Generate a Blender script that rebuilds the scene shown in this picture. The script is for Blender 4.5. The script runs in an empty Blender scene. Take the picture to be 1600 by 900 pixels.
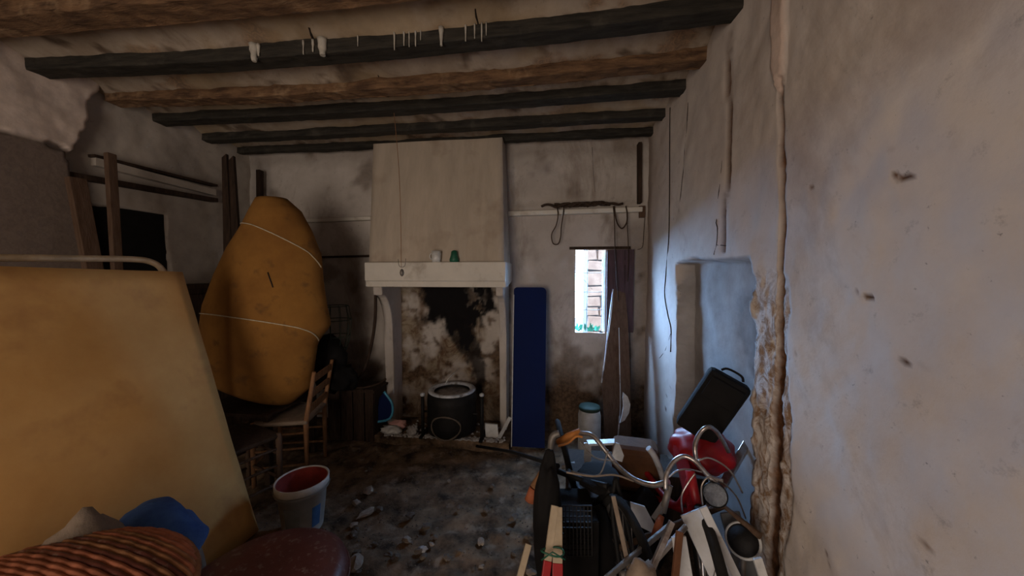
import bpy, bmesh, math, random
from mathutils import Vector, Matrix, noise
random.seed(7)
S = bpy.context.scene
COL = S.collection
# ------------------------------------------------------------------ camera
F = 540.0; H = 1.5
YAW = math.atan(65/540); PITCH = math.atan(22/540)
cam = bpy.data.cameras.new('camera'); co = bpy.data.objects.new('camera', cam); COL.objects.link(co)
cam.sensor_width = 36; cam.lens = F/1600*36; cam.clip_start = 0.02
co.location = (0, 0, H); co.rotation_euler = (math.pi/2 - PITCH, 0, YAW)
S.camera = co
# ------------------------------------------------------------------ light
S.view_settings.view_transform = 'Standard'; S.view_settings.look = 'None'
S.view_settings.gamma = 1; S.view_settings.use_curve_mapping = False
S.view_settings.exposure = 0.44
w = bpy.data.worlds.new('sky'); S.world = w; w.use_nodes = True
bg = w.node_tree.nodes['Background']; bg.inputs[0].default_value = (0.31, 0.55, .95, 1); bg.inputs[1].default_value = 54.0
def lamp(name, kind, loc, rot, energy, color, **k):
    l = bpy.data.lights.new(name, kind); l.energy = energy; l.color = color
    for a, b in k.items(): setattr(l, a, b)
    o = bpy.data.objects.new(name, l); COL.objects.link(o); o.location = loc; o.rotation_euler = rot
    return o
lamp('sun', 'SUN', (0, 0, 8), (math.radians(42), 0, math.radians(-12)), 26.0, (1, .84, .66), angle=0.01)
# added warm fill lamp in the unseen rear doorway (same spot and size)
lamp('door_fill', 'AREA', (-1.25, -2.15, 1.1), (math.radians(90), 0, 0), 50, (1, .83, .69), shape='RECTANGLE', size=1.5, size_y=2.1)
po = lamp('window_portal', 'AREA', (.25, 3.47, 1.40), (math.radians(-90), 0, 0), 1, (1, 1, 1), shape='RECTANGLE', size=.75, size_y=1.1)
po.data.cycles.is_portal = True
# ------------------------------------------------------------------ pixel helpers (surveying the photograph)
FW = Vector((-math.sin(YAW)*math.cos(PITCH), math.cos(YAW)*math.cos(PITCH), -math.sin(PITCH)))
RT = Vector((math.cos(YAW), math.sin(YAW), 0)); UP = RT.cross(FW); CP = Vector((0, 0, H))
def ray(px, py): return FW + RT*((px-800)/F) + UP*((450-py)/F)
def W(px, py, t): return CP + ray(px, py)*t
def onx(px, py, X): r = ray(px, py); return CP + r*(X/r.x)
def ony(px, py, Y): r = ray(px, py); return CP + r*(Y/r.y)
def onz(px, py, Z): r = ray(px, py); return CP + r*((Z-H)/r.z)
V = Vector
# ------------------------------------------------------------------ materials
def nodes(name):
    m = bpy.data.materials.new(name); m.use_nodes = True; nt = m.node_tree
    return m, nt, nt.nodes['Principled BSDF']
def c4(c): return (c[0], c[1], c[2], 1)
def nz(nt, scale, detail=6, rough=.6, stretch=None, dist=0):
    tc = nt.nodes.new('ShaderNodeTexCoord'); n = nt.nodes.new('ShaderNodeTexNoise')
    n.inputs['Scale'].default_value = scale; n.inputs['Detail'].default_value = detail
    n.inputs['Roughness'].default_value = rough; n.inputs['Distortion'].default_value = dist
    if stretch:
        mp = nt.nodes.new('ShaderNodeMapping'); mp.inputs['Scale'].default_value = stretch
        nt.links.new(tc.outputs['Object'], mp.inputs[0]); nt.links.new(mp.outputs[0], n.inputs['Vector'])
    else: nt.links.new(tc.outputs['Object'], n.inputs['Vector'])
    return n.outputs['Fac']
def ramp(nt, fac, a, b):
    r = nt.nodes.new('ShaderNodeMapRange'); r.inputs['From Min'].default_value = a; r.inputs['From Max'].default_value = b
    nt.links.new(fac, r.inputs['Value']); return r.outputs[0]
def mix(nt, fac, a, b):
    m = nt.nodes.new('ShaderNodeMix'); m.data_type = 'RGBA'
    nt.links.new(fac, m.inputs[0])
    for i, v in ((6, a), (7, b)):
        if isinstance(v, (tuple, list)): m.inputs[i].default_value = c4(v)
        else: nt.links.new(v, m.inputs[i])
    return m.outputs[2]
def mul(nt, a, b):
    m = nt.nodes.new('ShaderNodeMath'); m.operation = 'MULTIPLY'
    nt.links.new(a, m.inputs[0])
    if isinstance(b, (int, float)): m.inputs[1].default_value = b
    else: nt.links.new(b, m.inputs[1])
    return m.outputs[0]
def bump(nt, bs, h, strength, dist=.01):
    b = nt.nodes.new('ShaderNodeBump'); b.inputs['Strength'].default_value = strength; b.inputs['Distance'].default_value = dist
    nt.links.new(h, b.inputs['Height']); nt.links.new(b.outputs[0], bs.inputs['Normal'])
def M(name, col, rough=.6, metal=0, var=.35, scale=12, bmp=.2, col2=None, stretch=None, spots=None, trans=0):
    m, nt, bs = nodes(name)
    c2 = col2 or tuple(x*(1-var) for x in col)
    n = nz(nt, scale, 8, .65, stretch)
    out = mix(nt, ramp(nt, n, .35, .65), c2, col)
    if spots:
        out = mix(nt, mul(nt, ramp(nt, nz(nt, spots[1], 5, .6), .56, .68), spots[2] if len(spots) > 2 else .8), out, spots[0])
    nt.links.new(out, bs.inputs['Base Color'])
    if rough > .55: bs.inputs['Specular IOR Level'].default_value = .22
    bs.inputs['Roughness'].default_value = rough; bs.inputs['Metallic'].default_value = metal
    if bmp: bump(nt, bs, nz(nt, scale*3, 6, .7, stretch), bmp)
    return m
def masked(name, base, base2, red, red2, green, blue, sc=1.6, streak=.5, grime=(.16, .11, .075), rs=26):
    """plaster: R of the colour attribute = broken, exposed rubble; G = brown earth/groove; B = soot or another coat"""
    m, nt, bs = nodes(name)
    at = nt.nodes.new('ShaderNodeAttribute'); at.attribute_name = 'mask'
    sp = nt.nodes.new('ShaderNodeSeparateColor'); nt.links.new(at.outputs['Color'], sp.inputs[0])
    o = mix(nt, ramp(nt, nz(nt, sc, 9, .65), .38, .62), base, base2)
    o = mix(nt, mul(nt, ramp(nt, nz(nt, sc*.7, 9, .7, (1, 1, .55), .6), .53, .72), streak), o, grime)
    o = mix(nt, mul(nt, ramp(nt, nz(nt, 14, 8, .75), .60, .72), .55), o, tuple(x*.45 for x in base2))
    o = mix(nt, mul(nt, ramp(nt, nz(nt, 34, 5, .7), .66, .72), .7), o, tuple(x*.3 for x in base2))
    rr = mix(nt, ramp(nt, nz(nt, rs, 8, .75, (1, 1, .8), 1.6), .43, .58), red, red2)
    o = mix(nt, sp.outputs[0], o, rr)
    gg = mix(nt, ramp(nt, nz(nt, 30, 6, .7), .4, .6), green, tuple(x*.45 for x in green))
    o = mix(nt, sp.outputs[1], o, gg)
    bb = mix(nt, ramp(nt, nz(nt, 8, 7, .7), .35, .65), blue, tuple(x*.75 for x in blue))
    o = mix(nt, sp.outputs[2], o, bb)
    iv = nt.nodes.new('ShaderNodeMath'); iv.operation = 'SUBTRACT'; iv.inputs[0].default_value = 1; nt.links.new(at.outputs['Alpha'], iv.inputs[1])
    o = mix(nt, iv.outputs[0], o, mix(nt, ramp(nt, nz(nt, 4, 7, .7), .35, .65), (.20,.20,.205), (.33,.33,.335)))  # inverted alpha: painted grey shade of the niche
    nt.links.new(o, bs.inputs['Base Color']); bs.inputs['Roughness'].default_value = .92
    bs.inputs['Specular IOR Level'].default_value = .2
    bump(nt, bs, nz(nt, 9, 10, .62), .35, .012)
    return m
MT = {}
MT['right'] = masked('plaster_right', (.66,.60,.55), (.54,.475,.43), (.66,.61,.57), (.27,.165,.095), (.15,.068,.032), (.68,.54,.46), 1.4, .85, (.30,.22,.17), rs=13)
MT['left'] = masked('plaster_left', (.50,.45,.40), (.36,.32,.28), (.20,.155,.13), (.16,.125,.108), (.07,.045,.03), (.72,.60,.53), 1.6, .7)
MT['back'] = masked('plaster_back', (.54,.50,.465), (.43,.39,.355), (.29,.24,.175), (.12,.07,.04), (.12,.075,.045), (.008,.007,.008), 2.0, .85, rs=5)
MT['ceil'] = masked('plaster_ceiling', (.50,.43,.355), (.33,.265,.20), (.13,.08,.05), (.34,.20,.11), (.10,.055,.03), (.42,.32,.20), 2.6, .8, (.11,.07,.045))
MT['hood'] = M('hood_plaster', (.50,.43,.35), .9, var=.2, scale=3, bmp=.25, spots=((.22,.15,.10), 1.3, .5), stretch=(2.5, 1, .5))
MT['mantel'] = M('mantel_paint', (.66,.63,.57), .8, var=.12, scale=5, bmp=.2, spots=((.35,.30,.24), 6, .5))
MT['beam_dark'] = M('beam_dark_paint', (.045,.040,.032), .75, scale=5, bmp=.5, col2=(.016,.015,.013), stretch=(1, 8, 8), spots=((.10,.09,.075), 7, .35))
MT['beam_brown'] = M('beam_brown_bare', (.24,.14,.075), .9, scale=7, bmp=.9, col2=(.08,.045,.027), stretch=(1, 5, 5), spots=((.36,.24,.14), 5, .7))
MT['drip'] = M('lime_drip', (.52,.49,.43), .9, scale=20)
MT['crack'] = M('crack_dark', (.03,.022,.018), 1, scale=20, bmp=0)
MT['wood'] = M('old_wood', (.125,.08,.055), .8, scale=7, bmp=.4, col2=(.08,.045,.027), stretch=(7, 7, 1))
MT['wood_dark'] = M('dark_wood', (.055,.033,.022), .8, scale=7, bmp=.4, col2=(.022,.014,.010), stretch=(7, 7, 1))
MT['wood_chair'] = M('chair_wood', (.30,.155,.075), .6, scale=9, bmp=.3, col2=(.17,.085,.04), stretch=(6, 6, 1))
MT['ply'] = M('yellow_board', (.70,.41,.15), .8, scale=2.2, bmp=.12, col2=(.58,.31,.10), spots=((.36,.16,.06), 2.3, .45))
MT['ply_edge'] = M('board_edge', (.42,.25,.10), .8, scale=10)
MT['cream_metal'] = M('cream_enamel', (.52,.39,.24), .45, scale=10, bmp=.05)
MT['foam'] = M('foam_ochre', (.27,.13,.030), .95, scale=3.2, bmp=.3, col2=(.19,.085,.02), spots=((.09,.045,.02), 7, .6))
MT['string'] = M('pale_string', (.55,.47,.33), .8, scale=30)
MT['blue_board'] = M('blue_board', (.002,.010,.07), .85, scale=3, bmp=.05, col2=(.003,.010,.06))
MT['white_edge'] = M('white_edge', (.6,.62,.62), .5, scale=20)
MT['dirt'] = M('earth_floor', (.22,.145,.088), .97, scale=6.5, bmp=1, col2=(.028,.019,.012), spots=((.33,.255,.19), 9, .5))
MT['stone'] = M('rubble_pale', (.34,.28,.225), .95, scale=15, bmp=.6)
MT['rubble'] = M('rubble_dark', (.15,.12,.095), .95, scale=15, bmp=.6)
MT['iron'] = M('black_iron', (.018,.017,.017), .6, .3, scale=15, bmp=.3)
MT['enamel'] = M('chipped_enamel', (.62,.66,.72), .35, scale=18, bmp=.1, spots=((.10,.08,.07), 22, .8))
MT['ash'] = M('ash_white', (.55,.54,.53), .95, scale=18, bmp=.6, col2=(.22,.20,.19))
MT['white'] = M('white_plastic', (.72,.73,.72), .4, scale=14, bmp=.05, spots=((.35,.31,.26), 9, .5))
MT['bucket'] = M('bucket_white', (.62,.60,.55), .5, scale=6, bmp=.1, spots=((.30,.26,.22), 7, .6))
MT['bucket_in'] = M('bucket_red_inside', (.30,.030,.018), .5, scale=8, col2=(.13,.016,.012))
MT['bluelabel'] = M('blue_label', (.06,.16,.34), .5, scale=14)
MT['pink'] = M('pink_plastic', (.75,.42,.38), .5, scale=8)
MT['cyan'] = M('blue_plastic', (.08,.38,.60), .35, scale=10)
MT['green'] = M('green_plastic', (.015,.12,.07), .4, scale=10)
MT['cloth_blue'] = M('blue_cloth', (.065,.15,.38), .85, scale=8, bmp=.5, col2=(.028,.075,.24))
MT['sack'] = M('beige_sack', (.30,.235,.18), .95, scale=10, bmp=.5)
MT['maroon'] = M('maroon_vinyl', (.135,.036,.028), .45, scale=5, bmp=.15, col2=(.09,.024,.020), spots=((.30,.24,.2), 45, .5))
MT['cane'] = M('red_brown_cane', (.56,.21,.12), .6, scale=14, bmp=.2, col2=(.24,.085,.05))
MT['cane2'] = M('tan_cane', (.42,.20,.10), .6, scale=14, bmp=.2, col2=(.17,.085,.04))
MT['chrome'] = M('dull_chrome', (.62,.62,.64), .28, .85, scale=18, bmp=.1, col2=(.33,.28,.24), spots=((.16,.08,.05), 16, .6))
MT['steel'] = M('grey_steel', (.25,.23,.21), .5, .5, scale=18, bmp=.2)
MT['red'] = M('red_paint', (.42,.012,.018), .4, scale=8, bmp=.1, col2=(.24,.010,.014))
MT['rust'] = M('rusty_brown', (.16,.07,.035), .8, .1, scale=15, bmp=.3)
MT['orange'] = M('orange_grip', (.62,.24,.06), .6, scale=10, bmp=.2)
MT['terra'] = M('terracotta_grip', (.42,.13,.06), .6, scale=10, bmp=.2)
MT['cream'] = M('cream_wood', (.55,.45,.32), .7, scale=6, bmp=.2, spots=((.2,.13,.08), 7, .6))
MT['paintwhite'] = M('peeling_white', (.62,.64,.67), .6, scale=7, bmp=.3, col2=(.48,.48,.48), spots=((.14,.11,.09), 8, .85))
MT['black'] = M('black_vinyl', (.010,.009,.009), .9, scale=12, bmp=.3)
MT['rubber'] = M('tyre_rubber', (.02,.019,.018), .85, scale=20, bmp=.4)
MT['leather'] = M('brown_leather', (.15,.062,.024), .85, scale=9, bmp=.3, col2=(.10,.045,.02))
MT['shutter'] = M('shutter_paint', (.085,.050,.062), .7, scale=5, bmp=.3, col2=(.05,.032,.036), stretch=(6, 6, 1))
MT['glass'] = M('lamp_lens', (.32,.35,.4), .12, .6, scale=60, bmp=.6)
MT['rope'] = M('dark_rope', (.06,.038,.026), .9, scale=30, bmp=.5)
MT['greenwire'] = M('green_wire', (.03,.055,.04), .6, scale=20)
MT['leaf'] = M('leaf', (.05,.35,.22), .5, scale=20)
MT['sandstone'] = M('sandstone', (.046,.028,.017), .95, scale=6, bmp=.6, col2=(.030,.016,.009))
MT['mortar'] = M('mortar', (.018,.010,.006), .95, scale=8, bmp=.6)
MT['ground_out'] = M('ground_outside', (.04,.032,.022), .95, scale=3)
MT['greybox'] = M('grey_case', (.24,.25,.25), .6, scale=6, bmp=.2)
# ------------------------------------------------------------------ mesh helpers
class B:
    def __init__(s): s.b = bmesh.new()
    def box(s, c, sz, rot=None, taper=1):
        R = rot if rot is not None else Matrix()
        if not isinstance(R, Matrix): R = R.to_matrix().to_4x4()
        R = R.to_4x4()
        v = []
        for z in (-.5, .5):
            k = taper if z > 0 else 1
            for x, y in ((-.5,-.5), (.5,-.5), (.5,.5), (-.5,.5)):
                v.append(s.b.verts.new(V(c) + R @ V((x*sz[0]*k, y*sz[1]*k, z*sz[2]))))
        for f in ((3,2,1,0), (4,5,6,7), (0,1,5,4), (1,2,6,5), (2,3,7,6), (3,0,4,7)): s.b.faces.new([v[i] for i in f])
        return s
    def beam(s, a, b, w, h, up=V((0, 0, 1))):
        a, b = V(a), V(b); d = (b-a); L = d.length; z = d.normalized()
        x = up.cross(z)
        if x.length < 1e-3: x = V((1, 0, 0)).cross(z)
        x.normalize(); y = z.cross(x)
        s.box((a+b)/2, (w, h, L), Matrix((x, y, z)).transposed()); return s
    def tube(s, pts, r, n=8, closed=False, cap=True, smooth=True):
        pts = [V(p) for p in pts]; N = len(pts)
        rs = r if isinstance(r, (list, tuple)) else [r]*N
        nrm = None; rings = []
        for i, p in enumerate(pts):
            a = pts[(i-1) % N] if (closed or i > 0) else p; c = pts[(i+1) % N] if (closed or i < N-1) else p
            t = (c-a).normalized()
            if nrm is None:
                nrm = t.orthogonal().normalized()
            nrm = (nrm - t*nrm.dot(t)).normalized(); bn = t.cross(nrm)
            rings.append([s.b.verts.new(p + (nrm*math.cos(2*math.pi*k/n) + bn*math.sin(2*math.pi*k/n))*rs[i]) for k in range(n)])
        for i in range(N if closed else N-1):
            A, C = rings[i], rings[(i+1) % N]
            for k in range(n):
                f = s.b.faces.new((A[k], A[(k+1) % n], C[(k+1) % n], C[k])); f.smooth = smooth
        if cap and not closed:
            s.b.faces.new(rings[0][::-1]); s.b.faces.new(rings[-1])
        return s
    def lathe(s, prof, c=(0,0,0), n=28, rot=None, sx=1, sy=1):
        R = rot.to_4x4() if rot is not None else Matrix(); c = V(c); rings = []
        for r, z in prof:
            if r < 1e-5: rings.append([s.b.verts.new(c + R @ V((0, 0, z)))])
            else: rings.append([s.b.verts.new(c + R @ V((r*sx*math.cos(2*math.pi*k/n), r*sy*math.sin(2*math.pi*k/n), z))) for k in range(n)])
        for A, C in zip(rings, rings[1:]):
            for k in range(n):
                k2 = (k+1) % n
                if len(A) == 1 and len(C) == 1: continue
                if len(A) == 1: vs = (A[0], C[k2], C[k])
                elif len(C) == 1: vs = (A[k], A[k2], C[0])
                else: vs = (A[k], A[k2], C[k2], C[k])
                f = s.b.faces.new(vs); f.smooth = True
        return s
    def prism(s, pts, off):
        off = V(off); a = [s.b.verts.new(V(p)) for p in pts]; b = [s.b.verts.new(V(p)+off) for p in pts]; n = len(pts)
        s.b.faces.new(a[::-1]); s.b.faces.new(b)
        for i in range(n): s.b.faces.new((a[i], a[(i+1) % n], b[(i+1) % n], b[i]))
        return s
    def blob(s, c, r, amp=.15, freq=3, sub=3, rot=None, seed=0, flat=None):
        R = rot.to_4x4() if rot is not None else Matrix()
        g = bmesh.ops.create_icosphere(s.b, subdivisions=sub, radius=1)
        for v in g['verts']:
            p = v.co.copy(); k = 1 + amp*noise.noise(p*freq + V((seed*7.3, seed, 0))) * 1.6
            q = V((p.x*r[0], p.y*r[1], p.z*r[2]))*k
            if flat is not None and q.z < flat: q.z = flat
            v.co = V(c) + R @ q
        for v in g['verts']:
            for f in v.link_faces: f.smooth = True
        return s
def smooth_pts(pts, n=6, closed=False):
    pts = [V(p) for p in pts]; out = []; N = len(pts)
    for i in range(N if closed else N-1):
        if closed: p0, p1, p2, p3 = pts[i-1], pts[i], pts[(i+1) % N], pts[(i+2) % N]
        else: p0, p1, p2, p3 = pts[max(i-1, 0)], pts[i], pts[i+1], pts[min(i+2, N-1)]
        for k in range(n):
            t = k/n
            out.append(.5*((2*p1)+(-p0+p2)*t+(2*p0-5*p1+4*p2-p3)*t*t+(-p0+3*p1-3*p2+p3)*t**3))
    if not closed: out.append(pts[-1])
    return out
def link(name, bb, mat, loc, parent=None, bevel=0, sub=0):
    bm = bb.b if isinstance(bb, B) else bb
    bmesh.ops.recalc_face_normals(bm, faces=bm.faces)
    me = bpy.data.meshes.new(name)
    for v in bm.verts: v.co -= loc
    bm.to_mesh(me); bm.free(); me.materials.append(mat)
    o = bpy.data.objects.new(name, me); COL.objects.link(o)
    if bevel:
        m = o.modifiers.new('bevel', 'BEVEL'); m.width = bevel; m.segments = 2; m.limit_method = 'ANGLE'
    if sub:
        m = o.modifiers.new('sub', 'SUBSURF'); m.levels = sub; m.render_levels = sub
    o['_loc'] = tuple(loc)
    if parent is None: o.location = loc
    else:
        o.parent = parent; o.location = loc - V(parent['_loc'])
    return o
def thing(name, label, cat, loc, group=None):
    o = bpy.data.objects.new(name, None); COL.objects.link(o); o.location = loc; o.empty_display_size = .05
    o['label'] = label; o['category'] = cat; o['_loc'] = tuple(loc)
    if group: o['group'] = group
    return o
def part(name, bb, mat, parent, label=None, bevel=0, kind=None, sub=0):
    o = link(name, bb, mat, V(parent['_loc']), parent, bevel, sub)
    if label: o['label'] = label
    if kind: o['kind'] = kind
    return o
def solo(name, bb, mat, label, cat, group=None, bevel=0, kind=None, sub=0):
    xs = [v.co for v in bb.b.verts]
    mn = V([min(v[i] for v in xs) for i in range(3)]); mx = V([max(v[i] for v in xs) for i in range(3)])
    o = link(name, bb, mat, V(((mn.x+mx.x)/2, (mn.y+mx.y)/2, mn.z)), None, bevel, sub)
    o['label'] = label; o['category'] = cat
    if group: o['group'] = group
    if kind: o['kind'] = kind
    return o
def struct(name, bb, mat, bevel=0, label=None):
    o = link(name, bb, mat, V((0, 0, 0)), None, bevel); o['kind'] = 'structure'
    if label: o['label'] = label
    return o
def seg_d(p, a, b):
    ax, ay = a; bx_, by = b; dx, dy = bx_-ax, by-ay; L = dx*dx+dy*dy
    t = 0 if L == 0 else max(0, min(1, ((p[0]-ax)*dx+(p[1]-ay)*dy)/L))
    return math.hypot(p[0]-ax-t*dx, p[1]-ay-t*dy), t
def poly_sd(p, poly):
    """signed distance, positive inside"""
    ins = False; d = 9; n = len(poly)
    for i in range(n):
        a, b = poly[i], poly[(i+1) % n]
        d = min(d, seg_d(p, a, b)[0])
        if (a[1] > p[1]) != (b[1] > p[1]) and p[0] < (b[0]-a[0])*(p[1]-a[1])/(b[1]-a[1])+a[0]: ins = not ins
    return d if ins else -d
def line_d(p, pl): return min(seg_d(p, pl[i], pl[i+1])[0] for i in range(len(pl)-1))
def ss(x, a, b): t = max(0, min(1, (x-a)/(b-a))); return t*t*(3-2*t)
def fb(x, y, z=0, o=4): return noise.fractal(V((x, y, z)), .8, 2.1, o)
def span(a, b, segs):
    """segs: list of (to, step)"""
    out = [a]; cur = a
    for to, st in segs:
        n = max(1, round((to-cur)/st))
        for i in range(1, n+1): out.append(cur+(to-cur)*i/n)
        cur = to
    return out
def heightwall(name, us, vs, fn, mat, hole=None):
    """fn(u,v) -> (position, mask rgb)"""
    bm = bmesh.new(); cl = bm.loops.layers.float_color.new('mask'); g = []; mk = {}
    for u in us:
        row = []
        for v in vs:
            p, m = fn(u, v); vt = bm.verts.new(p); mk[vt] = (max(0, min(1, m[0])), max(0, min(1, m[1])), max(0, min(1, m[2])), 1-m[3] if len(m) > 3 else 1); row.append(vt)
        g.append(row)
    for i in range(len(us)-1):
        for j in range(len(vs)-1):
            if hole and hole((us[i]+us[i+1])/2, (vs[j]+vs[j+1])/2): continue
            f = bm.faces.new((g[i][j], g[i+1][j], g[i+1][j+1], g[i][j+1])); f.smooth = True
            for l in f.loops: l[cl] = mk[l.vert]
    o = struct(name, bm, mat); return o
XR, XL, D, YB, ZC = .847, -3.157, 3.3, -2.2, 2.80
def PR(pts): return [(onx(a, b, XR).y, onx(a, b, XR).z) for a, b in pts]
def PL(pts): return [(onx(a, b, XL).y, onx(a, b, XL).z) for a, b in pts]
def PB(pts): return [(ony(a, b, D).x, ony(a, b, D).z) for a, b in pts]
# ------------------------------------------------------------------ right wall
nicheR = PR([(1058,412), (1085,405), (1120,408), (1172,404), (1178,440), (1172,480), (1176,520), (1170,600), (1172,700)])
nicheR = nicheR + [(nicheR[-1][0], -.1), (nicheR[0][0]+.02, -.1)] + PR([(1052,720), (1056,640), (1058,600)])
pier = PR([(1176,425), (1205,415), (1232,430), (1236,480), (1228,540), (1231,590), (1238,640), (1236,700), (1242,760), (1236,830), (1226,899)])
pier = pier + [(pier[-1][0], -.1), (nicheR[8][0]-.01, -.1)] + PR([(1172,700), (1170,560)])
ch1 = PR([(1141,50), (1138,130), (1139,200), (1137,260), (1133,330), (1131,400)])
ch2 = PR([(1221,125), (1220,230), (1221,320), (1217,400), (1216,480), (1214,580), (1210,680), (1205,780), (1200,899)])
pinkP = PR([(1211,-60), (1236,-60), (1234,20), (1229,70), (1227,130), (1217,150), (1209,110), (1212,60), (1207,30)])
stain1 = PR([(1120,450), (1165,470), (1166,560), (1140,600), (1118,520)])
marks = [(PR([(a, b)])[0], r) for a, b, r in ((1265,293,.010), (1405,277,.012), (1340,460,.010), (1425,570,.012), (1478,655,.006), (1282,700,.011), (1297,865,.016), (1300,885,.012), (1390,230,.010), (1375,715,.006), (1245,550,.006), (1450,855,.008), (1475,275,.005), (1312,372,.005))]
cuts = [PR([(1420,566), (1432,574), (1450,577)]), PR([(1338,457), (1350,462), (1362,465)]), PR([(1395,272), (1407,277), (1420,276)]), PR([(1048,585), (1047,600), (1049,610)]), PR([(1040,610), (1043,628), (1041,640)])]
def fr(y, z):
    n1 = fb(y*1.3, z*1.3); n2 = fb(y*9, z*9, 3); p = (y, z)
    d = .016*n1 + .0035*n2; r = g = b = niche_shade = 0
    k = fb(y*7, z*7, 9)*.012 + fb(y*25, z*25, 4)*.006
    if 1.35 < y < 2.65 and z < 1.8:
        sd = poly_sd(p, nicheR) + k*.6
        if sd > -.03: t = ss(sd, -.004, .010); d += .11*t; niche_shade = .75*ss(sd, -.016, -.005); g += .25*niche_shade  # cast shade in the niche painted as a grey and brown wash
        if sd > 0: g += .8*ss(poly_sd(p, stain1)+k*3, -.02, .03) + .25*ss(fb(y*3, z*3, 30), .1, .5)
    if 1.0 < y < 1.75 and z < 1.9:
        sp = poly_sd(p, pier) + k*1.2; t = ss(sp, -.004, .014)
        top = ss(z, 1.62, 1.2)
        d += t*(.012 + .007*fb(y*16, z*12, 6) + .006*fb(y*45, z*30, 16))*(.4+.6*top); r += t*(.35+.65*top)
    if z > 1.6 and y > 1:
        t = ss(.012+.35*abs(k) - line_d(p, ch1), -.006, .004); d += .014*t; g += t
    if .9 < y < 1.6:
        wd = .010+.016*ss(z, 1.5, .8)
        t = ss(wd+.4*abs(k) - line_d(p, ch2), -.007, .004); d += .018*t; g += 1.0*t; r *= 1-t
        if z > 2: t = ss(poly_sd(p, pinkP)+k*.5, -.003, .006); d -= .014*t; b += t
    if y < 1.5:
        for (q, rr) in marks:
            dd = math.hypot((y-q[0])*1.1, z-q[1])
            if dd < rr*2: t = ss(rr*.5 + k*.4 - dd, -.003, .003); d += .004*t; g += t*.8
    for c in cuts:
        if abs(y-c[0][0]) < .15:
            t = ss(.003+.3*abs(k) - line_d(p, c), -.002, .002); d += .005*t; g += t
    # browner towards the far corner; scuffed earth near the foot
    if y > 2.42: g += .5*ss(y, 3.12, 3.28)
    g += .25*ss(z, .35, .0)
    return V((XR+d, y, z)), (r, g, b, niche_shade)
us = span(YB, D+.05, [(.3, .06), (.95, .02), (1.62, .0095), (1.7, .02), (1.8, .0095), (2.38, .03), (2.5, .010), (D+.05, .03)])
vs = span(-.05, 2.95, [(2.6, .0135), (2.95, .03)])
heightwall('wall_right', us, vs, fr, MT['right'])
WR = bpy.data.objects['wall_right']; WR['_loc'] = (0, 0, 0)
# ------------------------------------------------------------------ left wall
pierL = PL([(-250,190), (0,207), (40,214), (62,226), (88,236), (97,262), (104,315), (117,360), (132,398), (150,460)])
pierL = [(YB-.2, 1.98)] + pierL[1:] + [(2.1, -.2), (YB-.2, -.2)]
patL = [(YB-.2, 2.9), (1.9, 2.9)] + PL([(150,120), (146,145), (128,160), (124,205), (98,238), (84,228), (60,226), (0,207)]) + [(YB-.2, 1.99)]
winL = [(1.6, 1.97), (2.50, 1.99), (2.52, 1.15), (1.6, 1.15)]
def fl(y, z):
    p = (y, z); n1 = fb(y*1.4, z*1.4, 20); k = fb(y*8, z*8, 11)*.012
    d = .018*n1 + .004*fb(y*9, z*9, 5); r = g = b = 0
    if 1.5 < y < 2.6:
        t = ss(poly_sd(p, winL)+k*.3, 0, .012); d += .06*t; g += t
    t = ss(poly_sd(p, pierL)+k*.5, -.003, .012); d = d*(1-t) + t*(-.085+.008*n1); r += t; g *= 1-t
    t = ss(poly_sd(p, patL)+k*1.3, -.003, .012)
    if z > 1.9: d = d*(1-t) + t*(-.075+.015*n1+.01*fb(y*6, z*6, 8)); b += .9*t; r *= 1-t; g *= 1-t
    return V((XL-d, y, z)), (r, g, b)
us = span(YB, D+.05, [(1.1, .08), (2.6, .016), (D+.05, .03)]); vs = span(-.05, 2.95, [(1.1, .06), (2.9, .0165), (2.95, .05)])
heightwall('wall_left', us, vs, fl, MT['left'])
WL = bpy.data.objects['wall_left']; WL['_loc'] = (0, 0, 0)
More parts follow.
